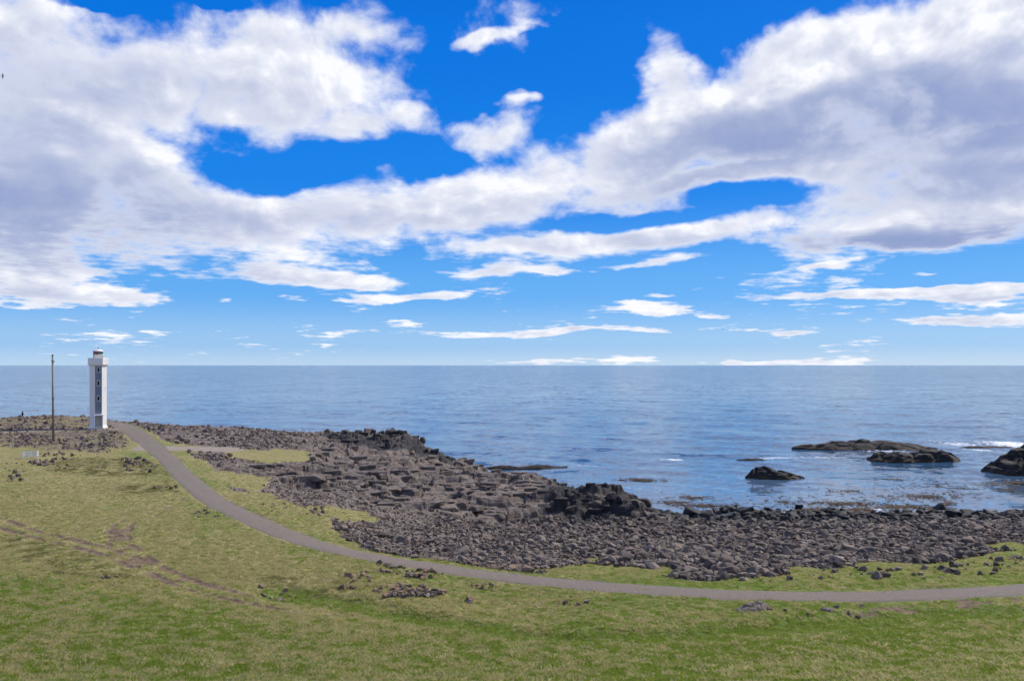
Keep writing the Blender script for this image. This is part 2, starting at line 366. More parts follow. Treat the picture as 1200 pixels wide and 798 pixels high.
def masks(x, y):
    """ground cover at each place"""
    wx = x + 0.9 * fbm(x * .22, y * .16, 3, 5) + .35 * fbm(x * 1.1, y * .9, 2, 9); wy = y + 2.4 * fbm(x * .2, y * .14, 3, 23) + .6 * fbm(x * .9, y * .8, 2, 29)
    near = (x > -130) & (y > 12)
    m = {}
    sdR = poly_sd(wx, wy, ROCKY)
    rock = sstep(-.5, .5, sdR)
    for t in TURF:
        rock = np.minimum(rock, 1 - sstep(-.8, .6, poly_sd(wx, wy, t) + .9 * fbm(x * .5, y * .35, 3, 41)))
    m['rock'] = rock
    m['ledge'] = sstep(-1.0, 1.2, poly_sd(wx, wy, LEDGE)) * rock
    dp = seg_dist(x, y, PATH); 
    m['path'] = 1 - sstep(1.10, 1.45, dp + .25 * fbm(x * .8, y * .8, 2, 3) - .5 * sstep(100, 125, y))
    ap = 1 - sstep(1.8, 3.2, seg_dist(x, y, APRON) + .9 * fbm(x * .5, y * .5, 3, 13))
    tr = 1 - sstep(.35, 1.1, seg_dist(x, y, TRAIL) + .3 * fbm(x * .6, y * .6, 2, 15))
    m['gravel'] = np.maximum(ap, tr * .9)
    m['rock'] = np.minimum(m['rock'], 1 - np.maximum(m['gravel'], 1 - sstep(1.6, 2.4, dp)))
    m['ledge'] = np.minimum(m['ledge'], m['rock'])
    nA = fbm(x * .55, y * .5, 4, 51)
    dA = seg_dist(x, y, TRACK_A); dB = seg_dist(x, y, TRACK_B); dC = seg_dist(x, y, TRACK_C)
    rutA = np.exp(-((dA - .62) / .32) ** 2) ; rutB = np.exp(-((dB - .60) / .28) ** 2)
    dirt = np.maximum(rutA * sstep(-.6, .15, nA + .05 + .45 * perlin(x * 1.7, y * 1.7, 57)), rutB * sstep(-.35, .2, nA + .1 - .3 * sstep(56, 60, y) + .5 * perlin(x * 1.7, y * 1.7, 58)))
    dirt = np.maximum(dirt, (1 - sstep(.3, .8, dB)) * sstep(-.05, .25, nA + .12) * sstep(44, 47, y) * sstep(58, 53, y) * .8)
    dirt = np.maximum(dirt, np.exp(-((dC - .3) / .3) ** 2) * sstep(-.2, .3, nA + .1))
    dirt = np.maximum(dirt, (1 - sstep(.1, .5, seg_dist(x, y, SWALE) + .2)) * sstep(.28, .5, nA))
    m['dirt'] = dirt * (1 - m['path'])
    sc = sstep(-1.5, 1.5, poly_sd(wx, wy, SCREE)) * sstep(-.75, .05, fbm(x * .12, y * .1, 3, 61) + .28)
    br = np.zeros_like(x)
    for b in BROWN: br = np.maximum(br, sstep(-1.2, 1.0, poly_sd(wx, wy, b) + 1.0 * fbm(x * .4, y * .3, 3, 71)))
    m['scree'] = sc
    m['moss'] = br
    # lush green on the near slope and the swale, straw on the flat to the left
    hill = sstep(2.0, -5.0, (y - 36.5) - .35 * np.clip(-x - 10, 0, 14) * 1.0 - .12 * np.clip(x - 12, 0, 20))
    sw = 1 - sstep(.5, 1.9, seg_dist(x, y, SWALE))
    right = sstep(-6, 8, x)
    m['lush'] = np.clip(np.maximum(.85 * hill, .95 * sw) + .55 * right + .3 * (1 - sstep(1.5, 6.0, dp)) + .5 * fbm(x * .12, y * .1, 3, 81), 0, 1)
    dk = np.zeros_like(x)
    for b in DARKROCK: dk = np.maximum(dk, sstep(-1.5, 2.0, poly_sd(wx, wy, b)))
    m['dark'] = dk
    m['swale'] = sw
    m['pathdist'] = dp
    return m
def height(x, y, m=None):
    if m is None: m = masks(x, y)
    z = base_z(x, y)
    nearcam = sstep(10, 18, np.hypot(x, y))
    z = z + nearcam * .22 * fbm(x * .09, y * .09, 3, 101) * (1 - .7 * m['path'])
    flat = np.maximum(m['path'], m['gravel'] * .8)
    # turf: hummocks
    hum = .10 * fbm(x * .55, y * .55, 3, 111) + .035 * fbm(x * 2.6, y * 2.6, 2, 121)
    z = z + (1 - m['rock']) * (1 - flat) * hum
    z = z - .09 * m['dirt'] - .28 * m['swale'] * (1 - flat) + .05 * m['moss'] * fbm(x * 1.2, y * 1.0, 2, 131)
    # loose stones under and between the boulders
    z = z + m['rock'] * (1 - m['ledge']) * (.16 * fbm(x * .5, y * .4, 3, 141) + .10 * fbm(x * 2.0, y * 2.0, 2, 151) - .08)
    z = z + m['scree'] * (1 - m['path']) * (1 - .5 * m['gravel']) * (.20 * fbm(x * .35, y * .25, 4, 161))
    # bedrock: tilted beds broken into ledges, joints and blocks
    L = m['ledge']
    zb = z + .45 * fbm(x * .08, y * .09, 3, 171) + .26 * fbm(x * .25, y * .30, 3, 181)
    s = 1.05
    wob = .8 * fbm(x * .06, y * .12, 3, 191) + .012 * x
    t = zb / s + wob
    ft = np.floor(t); fr = t - ft
    zt = (ft + sstep(.70, .95, fr) * .9 + .10 * fr - wob) * s
    f1, f2, idv = worley(x * .20 + .6 * fbm(x * .2, y * .3, 3, 201), y * .33 + .6 * fbm(x * .2, y * .3, 3, 211), 3)
    crack = 1 - sstep(.01, .10, f2 - f1)
    g1, g2, gid = worley(x * .42 + .3 * fbm(x * .8, y * .8, 2, 231), y * .85 + .3 * fbm(x * .8, y * .8, 2, 241), 9)
    crack2 = 1 - sstep(.02, .15, g2 - g1)
    zl = zt * .85 + zb * .15 + (idv - .5) * .50 - .38 * crack + (gid - .5) * .13 - .12 * crack2 + .08 * fbm(x * .6, y * 1.2, 4, 221)
    s2 = .24; t2 = zl / s2 + .5 * fbm(x * .3, y * .4, 2, 251); f_2 = np.floor(t2)
    zl = zl * .45 + .55 * (f_2 + sstep(.6, .95, t2 - f_2) - .5 * fbm(x * .3, y * .4, 2, 251)) * s2
    zl = zl + m['dark'] * (.55 * fbm(x * .35, y * .35, 3, 261) + .25 * (gid - .5) + .15)
    edge = sstep(0, .5, z + 1.0)
    z = z + L * edge * (zl - z + .15)
    return z - .03 * flat

# ------------------------------------------------------------------ object helpers
def tag(o, label=None, cat=None, group=None, kind=None):
    if label: o['label'] = label
    if cat: o['category'] = cat
    if group: o['group'] = group
    if kind: o['kind'] = kind
    return o
def mesh_np(name, verts, faces, mat=None, smooth=False, attrs=None):
    """faces: (n, k) index array with one polygon size"""
    me = bpy.data.meshes.new(name)
    verts = np.ascontiguousarray(verts, np.float32); faces = np.ascontiguousarray(faces, np.int32)
    k = faces.shape[1]
    me.vertices.add(len(verts)); me.vertices.foreach_set('co', verts.ravel())
    me.loops.add(faces.size); me.loops.foreach_set('vertex_index', faces.ravel())
    me.polygons.add(len(faces)); me.polygons.foreach_set('loop_start', np.arange(0, faces.size, k, dtype=np.int32))
    me.polygons.foreach_set('use_smooth', np.full(len(faces), smooth, bool))
    for an, av in (attrs or {}).items():
        at = me.attributes.new(an, 'FLOAT', 'POINT'); at.data.foreach_set('value', np.ascontiguousarray(av, np.float32).ravel())
    me.update(calc_edges=True)
    if mat: me.materials.append(mat)
    return me
def link(name, me, parent=None):
    o = bpy.data.objects.new(name, me); COL.objects.link(o)
    if parent: o.parent = parent
    return o
def new_mat(name):
    m = bpy.data.materials.new(name); m.use_nodes = True
    T = NT(m.node_tree)
    b = m.node_tree.nodes['Principled BSDF']
    return m, T, b
def wpos(T):
    return T.node('ShaderNodeNewGeometry').outputs['Position']
def bump(T, b, h, dist, strength=1.0):
    n = T.node('ShaderNodeBump'); n.inputs['Strength'].default_value = strength; n.inputs['Distance'].default_value = dist
    T.put(n.inputs['Height'], h); T.l.new(n.outputs[0], b.inputs['Normal'])

# ------------------------------------------------------------------ ground materials
def rock_colour(T, p, wet=None):
    n1 = T.noise(p, .25, 4, .55); n2 = T.noise(p, 1.1, 5, .58); n3 = T.noise(p, 7.0, 3, .6)
    c = T.mix(T.ramp(n1, .35, .65), (.105, .082, .067), (.155, .122, .098))
    c = T.mix(T.ramp(n2, .42, .72), c, (.205, .170, .142))
    c = T.mix(T.ramp(n2, .30, .44, 1, 0), c, (.060, .049, .042))
    c = T.mix(T.ramp(n3, .62, .75, 0, .6), c, (.26, .245, .215))          # lichen
    if wet is not None: c = T.mix(wet, c, T.mix(n2, (.020, .019, .020), (.040, .037, .035)))
    return c, n2, n3
m_rock, T, b = new_mat("basalt")
p = wpos(T)
c, n2, n3 = rock_colour(T, p, T.attr('wet'))
T.put(b.inputs['Base Color'], c); b.inputs['Roughness'].default_value = .82
T.put(b.inputs['Roughness'], T.math('SUBTRACT', .9, T.math('MULTIPLY', T.attr('wet'), .1)))
lay = T.noise(T.vmath('MULTIPLY', p, (.45, .6, 5.5)), 1.0, 5, .65)
bump(T, b, T.math('ADD', T.math('ADD', n2, T.math('MULTIPLY', n3, .4)), T.math('MULTIPLY', lay, 1.2)), .16)
b.inputs['Specular IOR Level'].default_value = .25
M_ROCK = m_rock

m_turf, T, b = new_mat("turf")
p = wpos(T)
na = T.noise(p, .35, 4, .6); nb = T.noise(p, 2.2, 4, .62); nc = T.noise(p, 11.0, 3, .65); nd = T.noise(p, 1.0, 3, .55)
green = T.mix(T.ramp(nc, .35, .65), (.092, .132, .024), (.150, .195, .044))
straw = T.mix(T.ramp(nc, .35, .65), (.190, .165, .064), (.310, .270, .125))
lush = T.attr('lush')
f = T.math('ADD', T.math('MULTIPLY', T.math('SUBTRACT', 1.0, lush), .75), T.math('MULTIPLY', T.math('SUBTRACT', nb, .5), 1.8))
f = T.math('ADD', f, T.math('MULTIPLY', T.math('SUBTRACT', na, .5), 1.1))
c = T.mix(T.ramp(f, .05, .75), green, straw)
olive = T.mix(nb, (.045, .045, .010), (.105, .090, .022))
c = T.mix(T.math('MULTIPLY', T.attr('moss'), T.ramp(T.math('ADD', nd, T.math('MULTIPLY', nb, .3)), .55, .72)), c, olive)
earth = T.mix(T.ramp(nb, .3, .7), (.105, .072, .046), (.205, .150, .100))
c = T.mix(T.math('MULTIPLY', T.attr('scree'), T.ramp(T.math('ADD', na, T.math('MULTIPLY', nb, .5)), .66, .90, 1.0, .35)), c, T.mix(T.ramp(nb, .35, .65), (.105, .080, .062), (.185, .150, .122)))
c = T.mix(T.ramp(T.math('ADD', T.attr('dirt'), T.math('MULTIPLY', T.math('SUBTRACT', nc, .5), .5)), .25, .6), c, earth)
c = T.mix(T.ramp(T.math('ADD', T.attr('gravel'), T.math('MULTIPLY', T.math('SUBTRACT', nb, .5), .7)), .35, .65), c, T.mix(nc, (.22, .182, .145), (.33, .28, .23)))
T.put(b.inputs['Base Color'], c); b.inputs['Roughness'].default_value = .95
b.inputs['Specular IOR Level'].default_value = .15
bump(T, b, T.math('ADD', nb, T.math('MULTIPLY', nc, .5)), .10)
M_TURF = m_turf

m_path, T, b = new_mat("gravel_path")
p = wpos(T)
na = T.noise(p, .8, 4, .6); nb = T.noise(p, 14.0, 4, .7); nc = T.noise(p, .25, 3, .5)
c = T.mix(T.ramp(nb, .35, .68), (.118, .092, .073), (.220, .178, .142))
c = T.mix(T.ramp(na, .45, .7, 0, .5), c, (.175, .145, .128))
c = T.mix(T.math('MULTIPLY', T.attr('mid'), T.ramp(T.math('ADD', na, T.math('MULTIPLY', nc, .6)), .84, 1.05, 0, .6)), c, (.11, .115, .030))   # thin turf between the wheel marks
c = T.mix(T.math('MULTIPLY', T.attr('edge'), T.ramp(na, .4, .6)), c, (.085, .095, .030))
T.put(b.inputs['Base Color'], c); b.inputs['Roughness'].default_value = .95
bump(T, b, nb, .05)
M_PATH = m_path

# ------------------------------------------------------------------ ground meshes
ys = [13.0]
while ys[-1] < 186:
    Y = ys[-1]; ys.append(Y + max(.10, Y * Y / (12.5 * FPX) * .55))
ys = np.array(ys, np.float32)
us = np.concatenate([np.linspace(-2.2, -.74, 14)[:-1], np.linspace(-.74, .74, 900), np.linspace(.74, 2.2, 14)[1:]]).astype(np.float32)
Yg, Ug = np.meshgrid(ys, us, indexing='ij')
Xg = Ug * Yg
MK = masks(Xg, Yg)
Zg = height(Xg, Yg, MK)
# nothing stands behind the skyline far out at sea
V = np.stack([Xg, Yg, Zg], -1).reshape(-1, 3)
nr, ncol = Xg.shape
i0 = (np.arange(nr - 1)[:, None] * ncol + np.arange(ncol - 1)[None, :]).ravel()
F = np.stack([i0, i0 + 1, i0 + ncol + 1, i0 + ncol], -1)
rk = MK['rock'].ravel()
fr_ = rk[F].mean(1); fz = V[F][:, :, 2].max(1)
wet = np.clip(np.maximum(sstep(1.5, .5, Zg + .5 * fbm(Xg * .5, Yg * .4, 3, 301)), MK['dark'] * sstep(-.5, .2, fbm(Xg * .3, Yg * .25, 3, 311) + .25)), 0, 1)  # wet also carries the dark zones, with the bluff end's painted shade
def sub(sel, names, smooth):
    f = F[sel]; used = np.unique(f); remap = np.zeros(len(V), np.int32); remap[used] = np.arange(len(used))
    at = {n: (wet if n == 'wet' else MK[n]).ravel()[used] for n in names}
    return V[used], remap[f], at
v, f, at = sub((fr_ < .5) & (fz > -1.5), ('lush', 'moss', 'dirt', 'scree', 'gravel'), True)
tag(link('ground', mesh_np('ground', v, f, M_TURF, True, at)), kind='structure')
v, f, at = sub((fr_ >= .5) & (fz > -1.5), ('wet',), True)
tag(link('rocky_headland', mesh_np('rocky_headland', v, f, M_ROCK, False, at)), kind='structure')
HEADLAND = bpy.data.objects['rocky_headland']
# the hill the view is taken from, behind and beside the viewpoint
hx, hy = np.meshgrid(np.linspace(-60, 60, 61), np.linspace(-45, 13.0, 36), indexing='xy')
hx = hx.astype(np.float32); hy = hy.astype(np.float32)
hm = masks(hx, hy); hzz = height(hx, hy, hm) 
hzz[-1, :] -= 0.02
i1 = (np.arange(hx.shape[0] - 1)[:, None] * hx.shape[1] + np.arange(hx.shape[1] - 1)[None, :]).ravel()
tag(link('hillside', mesh_np('hillside', np.stack([hx, hy, hzz], -1).reshape(-1, 3), np.stack([i1, i1 + 1, i1 + hx.shape[1] + 1, i1 + hx.shape[1]], -1), M_TURF, True, {n: hm[n].ravel() for n in ('lush', 'moss', 'dirt', 'scree', 'gravel')})), kind='structure')

# the gravel path, a sheet laid on the ground
def strip(name, C, half, mat, lift, seed):
    C = smooth_line(C, 3)
    d = np.gradient(C, axis=0); d /= np.linalg.norm(d, axis=1)[:, None] + 1e-9
    nrm = np.stack([-d[:, 1], d[:, 0]], -1)
    k = np.linspace(-1, 1, 13)
    wl = half + .18 * fbm(C[:, 0] * .35, C[:, 1] * .35, 3, seed); wr = half + .18 * fbm(C[:, 0] * .35, C[:, 1] * .35, 3, seed + 7)
    w = np.where(k[None, :] < 0, wl[:, None], wr[:, None]) * (1 + .35 * sstep(95, 125, C[:, 1]))[:, None]
    X = C[:, 0, None] + nrm[:, 0, None] * k * w; Y = C[:, 1, None] + nrm[:, 1, None] * k * w
    Z = height(X, Y) + lift - .05 * np.abs(k[None, :]) ** 6 + .02 * (1 - k[None, :] ** 2)
    n = X.shape[0]
    i = (np.arange(n - 1)[:, None] * 13 + np.arange(12)[None, :]).ravel()
    me = mesh_np(name, np.stack([X, Y, Z], -1).reshape(-1, 3), np.stack([i, i + 1, i + 14, i + 13], -1), mat, True,
                 {'mid': np.broadcast_to(sstep(.42, .08, np.abs(k)), X.shape), 'edge': np.broadcast_to(sstep(.72, .98, np.abs(k)), X.shape)})
    return tag(link(name, me), kind='structure')
strip('path', PATH, 1.25, M_PATH, .035, 401)

# ------------------------------------------------------------------ sea
ys = [66.0]
while ys[-1] < 1600:
    Y = ys[-1]; ys.append(Y + Y * Y / (EYE * FPX) * 1.0)
ys += list(np.geomspace(1700, 90000, 22))
ys = np.array(ys, np.float32)
us = np.concatenate([np.linspace(-4, -.74, 12)[:-1], np.linspace(-.74, .74, 460), np.linspace(.74, 4, 12)[1:]]).astype(np.float32)
Ys, Us = np.meshgrid(ys, us, indexing='ij'); Xs = Us * Ys
dys = np.gradient(ys)[:, None]
Zs = np.zeros_like(Xs)
rs = np.random.RandomState(5)
calm = 1 - .8 * sstep(4, 16, Xs) * sstep(165, 110, Ys)
for k in range(34):
    lam = 1.6 * (28 / 1.6) ** (k / 33.0)
    th = math.radians(250 + rs.normal(0, 28)); kx, ky = math.cos(th) * 2 * math.pi / lam, math.sin(th) * 2 * math.pi / lam
    amp = .0034 * lam ** .9 * (.6 + .8 * rs.rand())
    Zs += amp * sstep(1.2, 3.5, lam / np.maximum(dys, Ys * .0033)) * np.sin(kx * Xs + ky * Ys + rs.rand() * 6.28 + 1.1 * perlin(Xs / lam * .23, Ys / lam * .23, k))
Zs *= calm
foam = np.zeros_like(Xs)
for px, py, rx, ry, a in ((790,538.5,26,3,1),(690,546,60,2.5,.7),(560,549.5,22,3,1),(905,537,60,2.5,.8),(960,536,60,2,.7),(1120,520,60,5,.75),(1185,521,60,8,.9),(1090,516,50,2.5,.6),(1150,527,40,3,.8),(1040,529,70,2,.7),(1010,601,60,6,1.0),(900,602,60,4,.7),(1020,596,35,5,.7),(845,606,30,3,.9),(930,601,50,3,.8),(755,603,14,4,.6),(1130,606,90,3,.5),(1180,562,40,3,.5),(600,553,40,2,.6)):
    X0, Y0, _ = survey(px, py, 0)
    sx = rx / FPX * Y0; sy = abs(survey(px, py - ry, 0)[1] - survey(px, py + ry, 0)[1]) / 2
    foam = np.maximum(foam, a * np.clip(1 - np.sqrt(((Xs - X0) / sx) ** 2 + ((Ys - Y0) / sy) ** 2), 0, 1))
m_sea, T, b = new_mat("sea_water")
p = wpos(T)
w1 = T.noise(T.vmath('MULTIPLY', p, (.7, 1.25, 1)), .55, 3, .55, col=True)
w2 = T.noise(T.vmath('MULTIPLY', p, (.8, 1.2, 1)), 2.6, 3, .6, col=True)
w3 = T.noise(T.vmath('MULTIPLY', p, (.55, 1.3, 1)), .11, 3, .55, col=True)
gust = T.noise(T.vmath('MULTIPLY', p, (.30, 1.0, 1)), .012, 5, .6)
half = (.5, .5, .5)
s = T.vmath('ADD', T.vmath('SCALE', T.vmath('SUBTRACT', w1, half), scale=.50), T.vmath('SCALE', T.vmath('SUBTRACT', w2, half), scale=.42))
s = T.vmath('ADD', s, T.vmath('SCALE', T.vmath('SUBTRACT', w3, half), scale=.22))
s = T.vmath('SCALE', s, scale=T.math('MULTIPLY', T.ramp(gust, .34, .66, .75, 1.25), T.attr('rough')))
s = T.vmath('MULTIPLY', s, (1, 1, 0))
gn = T.node('ShaderNodeNewGeometry').outputs['Normal']
T.put(b.inputs['Normal'], T.vmath('NORMALIZE', T.vmath('ADD', gn, s)))
fo = T.noise(p, 1.1, 6, .68); fo2 = T.noise(p, 5.0, 3, .6)
fmask = T.ramp(T.math('ADD', T.attr('foam'), T.math('MULTIPLY', T.math('SUBTRACT', T.math('MULTIPLY_ADD', fo2, .35, fo), .67), 2.4)), .50, .80)
c = T.mix(T.attr('bay_sheen'), (.030, .085, .160), (.100, .145, .195))  # calm bay paler: its reflection of the low sky is put into the colour
T.put(b.inputs['Base Color'], T.mix(fmask, c, (.80, .83, .85)))
T.put(b.inputs['Roughness'], T.math('MULTIPLY_ADD', fmask, .6, .09))
b.inputs['IOR'].default_value = 1.333
fr = sstep(150, 90, Ys) * sstep(0, 12, Xs)
i2 = (np.arange(len(ys) - 1)[:, None] * len(us) + np.arange(len(us) - 1)[None, :]).ravel()
me = mesh_np('sea', np.stack([Xs, Ys, Zs], -1).reshape(-1, 3), np.stack([i2, i2 + 1, i2 + len(us) + 1, i2 + len(us)], -1), m_sea, True,
             {'foam': foam, 'rough': (.15 + .85 * calm) * (.9 + 2.1 * sstep(5.0, 7.4, np.log(Ys))), 'bay_sheen': fr})
tag(link('sea', me), kind='structure')

# ------------------------------------------------------------------ small mesh builder
class MB:
    def __init__(self): self.bm = bmesh.new()
    def box(self, c, s, rz=0.0, bev=0.0):
        r = bmesh.ops.create_cube(self.bm, size=1.0)
        M = Matrix.Translation(c) @ Matrix.Rotation(rz, 4, 'Z') @ Matrix.Diagonal((*s, 1))
        bmesh.ops.transform(self.bm, matrix=M, verts=r['verts'])
        if bev: bmesh.ops.bevel(self.bm, geom=list({e for v in r['verts'] for e in v.link_edges}), offset=bev, segments=1, affect='EDGES')
        return self
    def lathe(self, prof, n=24, phase=0.0, c=(0, 0, 0)):
        """prof: (radius, height) from the bottom up"""
        rings = []
        for r, z in prof:
            rings.append([self.bm.verts.new((c[0] + r * math.cos(phase + 2 * math.pi * k / n), c[1] + r * math.sin(phase + 2 * math.pi * k / n), c[2] + z)) for k in range(n)])
        for a, b_ in zip(rings, rings[1:]):
            for k in range(n): self.bm.faces.new((a[k], a[(k + 1) % n], b_[(k + 1) % n], b_[k]))
        self.bm.faces.new(rings[0][::-1]); self.bm.faces.new(rings[-1])
        return self
    def tube(self, a, b_, r0, r1=None, n=8):
        a, b_ = Vector(a), Vector(b_); r1 = r0 if r1 is None else r1
        q = (b_ - a).to_track_quat('Z', 'Y').to_matrix().to_4x4()
        q.translation = a; L = (b_ - a).length
        lo = [self.bm.verts.new(q @ Vector((r0 * math.cos(2 * math.pi * k / n), r0 * math.sin(2 * math.pi * k / n), 0))) for k in range(n)]
        hi = [self.bm.verts.new(q @ Vector((r1 * math.cos(2 * math.pi * k / n), r1 * math.sin(2 * math.pi * k / n), L))) for k in range(n)]
        for k in range(n): self.bm.faces.new((lo[k], lo[(k + 1) % n], hi[(k + 1) % n], hi[k]))
        self.bm.faces.new(lo[::-1]); self.bm.faces.new(hi)
        return self
    def mesh(self, name, mat, smooth=False):
        bmesh.ops.recalc_face_normals(self.bm, faces=self.bm.faces)
        me = bpy.data.meshes.new(name); self.bm.to_mesh(me); self.bm.free()
        for p_ in me.polygons: p_.use_smooth = smooth
        if mat: me.materials.append(mat)
        return me
    def build(self, name, mat, parent=None, smooth=False):
        return link(name, self.mesh(name, mat, smooth), parent)
def empty(name, loc, rz=0.0):
    o = bpy.data.objects.new(name, None); COL.objects.link(o)
    o.empty_display_size = .3; o.location = loc; o.rotation_euler = (0, 0, rz)
    return o
def paint(name, col, rough=.6, stain=None, scale=2.0, metal=0.0, stretch=(1, 1, .25)):
    m, T, b = new_mat(name)
    tc = T.node('ShaderNodeTexCoord').outputs['Object']
    n = T.noise(T.vmath('MULTIPLY', tc, stretch), scale, 5, .65)
    c2 = stain or tuple(.72 * v for v in col)
    T.put(b.inputs['Base Color'], T.mix(T.ramp(n, .48, .74, 0, .8), col, c2))
    T.put(b.inputs['Roughness'], T.ramp(n, .3, .7, rough - .08, rough + .1)); b.inputs['Metallic'].default_value = metal
    bump(T, b, T.noise(tc, 14.0, 3, .6), .01, .5)
    return m
def on_ground(x, y): return float(height(np.array([x], np.float32), np.array([y], np.float32))[0])

M_WHITE = paint("whitewashed_concrete", (.78, .76, .72), .7, (.60, .56, .50))
M_GREY = paint("slate_grey_render", (.17, .215, .265), .75, (.22, .25, .29))
M_DOOR = paint("cream_door_paint", (.47, .44, .36), .55, (.36, .33, .27))
M_DARK = paint("dark_pane", (.012, .014, .018), .12)
M_DOME = paint("lantern_dome_paint", (.72, .68, .66), .5, (.55, .42, .36))
M_IRON = paint("dark_iron", (.05, .05, .055), .5)
M_REDG = paint("red_sector_glass", (.30, .035, .030), .15)
M_GRNG = paint("green_sector_glass", (.030, .13, .115), .15)
M_CLRG = paint("clear_sector_glass", (.16, .20, .24), .1)
M_CONC = paint("bare_concrete", (.36, .34, .31), .85)
M_WOOD = paint("weathered_pole_wood", (.25, .215, .18), .85, (.14, .115, .10), 3.0)
M_WPNT = paint("white_fence_paint", (.74, .74, .74), .6, (.55, .55, .55))

# ------------------------------------------------------------------ lighthouse
LX, LY = (115 - CX) / FPX * 133.0, 133.0
lz = on_ground(LX, LY) - .08
face_rz = math.atan2(LX, LY) * -1.0 + math.radians(2.0)        # painted face looks back up the hill
lh = empty('lighthouse', (LX, LY, lz), face_rz); lh.scale = (.885, .885, 1.0)
tag(lh, 'white octagonal lighthouse with a grey painted front face and a small domed lantern', 'lighthouse')
S = 2.82 / 2 / math.cos(math.pi / 8)            # corner radius of the shaft (2.82 m across the flats)
ph = math.pi / 8
MB().lathe([(S * 1.13, 0), (S * 1.13, .28), (S * 1.02, .62)], 8, ph).build('plinth', M_WHITE, lh)
MB().lathe([(S * 1.005, .60), (S, 10.45)], 8, ph).build('shaft', M_WHITE, lh)
R2 = 3.40 / 2 / math.cos(math.pi / 8)
MB().lathe([(S * 1.0, 10.35), (R2 * .97, 10.52), (R2, 10.58), (R2, 11.66), (R2 * .985, 11.70), (R2 * .90, 11.70), (R2 * .90, 11.45), (.2, 11.45)], 8, ph).build('gallery_parapet', M_WHITE, lh)
lan = MB().lathe([(.86, 11.40), (.86, 12.18), (.90, 12.20), (.90, 12.27), (.80, 12.28)], 28).build('lantern_wall', M_WHITE, lh, True)
for p_ in lan.data.polygons: p_.use_smooth = len(p_.vertices) == 4
for a0, a1, m_, lab in ((-175, -95, M_REDG, 'red lantern pane'), (-95, -78, M_CLRG, None), (-78, -10, M_GRNG, 'green lantern pane'), (-10, 80, M_CLRG, None), (80, 185, M_REDG, None)):
    mb = MB(); k = 10; lo, hi = [], []
    for q in range(k + 1):
        a = math.radians(a0 + 1.5 + (a1 - a0 - 3) * q / k)
        lo.append(mb.bm.verts.new((.80 * math.cos(a), .80 * math.sin(a), 12.26))); hi.append(mb.bm.verts.new((.80 * math.cos(a), .80 * math.sin(a), 12.74)))
    for q in range(k): mb.bm.faces.new((lo[q], lo[q + 1], hi[q + 1], hi[q]))
    o = mb.build('lantern_pane', m_, lan, True)
    if lab: o['label'] = lab
for a in (-175, -135, -95, -78, -45, -10, 35, 80, 130):
    a = math.radians(a); MB().tube((.82 * math.cos(a), .82 * math.sin(a), 12.25), (.82 * math.cos(a), .82 * math.sin(a), 12.76), .025, n=6).build('glazing_bar', M_IRON, lan)
MB().lathe([(.55, 12.2), (.40, 12.5), (.55, 12.76)], 14).build('lamp_optic', M_CLRG, lan, True)
dome = MB().lathe([(.80, 12.735), (.93, 12.74), (.93, 12.80), (.82, 12.88), (.62, 13.02), (.36, 13.13), (.12, 13.19), (.05, 13.20)], 28).build('dome', M_DOME, lh, True)
MB().lathe([(.05, 13.19), (.05, 13.26), (.11, 13.32), (.11, 13.38), (.03, 13.44), (.02, 13.50)], 10).build('finial', M_IRON, dome, True)
fd = -1.41                                       # front flat of the shaft, local -Y
fw = 2.82 * math.tan(math.pi / 8)                # width of one face
MB().box((0, fd - .012, 6.42), (fw * .93, .03, 7.88)).build('painted_face', M_GREY, lh)
for z in (9.72, 7.55, 5.05):
    w = MB()
    for sx in (-1, 1): w.box((sx * .225, fd - .05, z), (.07, .09, .92))
    w.box((0, fd - .05, z + .415), (.38, .09, .09)).box((0, fd - .058, z - .42), (.60, .13, .09))
    w = w.build('window', M_WHITE, lh); w['label'] = 'narrow window with a white surround'
    MB().box((0, fd - .032, z), (.385, .02, .75)).build('pane', M_DARK, w)
    MB().box((0, fd - .046, z + .02), (.03, .02, .74)).build('glazing_bar', M_DARK, w)
po = MB()
for sx in (-1, 1): po.box((sx * .63, fd - .26, 1.20), (.22, .56, 2.40), bev=.01)
po.box((0, fd - .28, 2.31), (1.62, .66, .20), bev=.015)
po = po.build('porch', M_WHITE, lh)
MB().box((0, fd - .30, .13), (1.55, .95, .30), bev=.02).build('step', M_CONC, po)
dr = MB().box((0, fd - .075, 1.24), (.84, .07, 1.92)).build('door', M_DOOR, po)
for sx in (-1, 1): MB().box((sx * .47, fd - .09, 1.24), (.09, .12, 1.95)).build('door_jamb', M_IRON, dr)
MB().box((0, fd - .09, 2.16), (.84, .12, .08)).build('door_head', M_IRON, dr)
MB().tube((.30, fd - .11, 1.2), (.30, fd - .17, 1.2), .03).build('handle', M_IRON, dr)
MB().tube((-.36, fd - .02, 2.5), (-.36, fd - .02, 10.3), .035, n=6).build('conductor_pipe', M_GREY, lh)

# ------------------------------------------------------------------ wooden mast
PX, PY = (62.6 - CX) / FPX * 114.0, 114.0
pz = on_ground(PX, PY)
mast = empty('wooden_mast', (PX, PY, pz - .3)); mast.rotation_euler = (0, math.radians(-.55), 0)
tag(mast, 'tall thin weathered wooden mast standing on stony ground left of the lighthouse', 'mast')
MB().tube((0, 0, 0), (0, 0, 12.55), .17, .115, 12).build('pole', M_WOOD, mast, True)
for z in (11.7, 6.4, 2.6): MB().lathe([(.165, z), (.175, z + .02), (.175, z + .10), (.165, z + .12)], 12).build('metal_band', M_IRON, mast, True)
MB().lathe([(.125, 12.54), (.15, 12.56), (.15, 12.62), (.05, 12.72)], 12).build('cap', M_IRON, mast, True)
MB().box((.17, 0, 11.75), (.16, .05, .10)).tube((.25, -.03, 11.70), (.25, .03, 11.70), .05).build('bracket', M_IRON, mast)
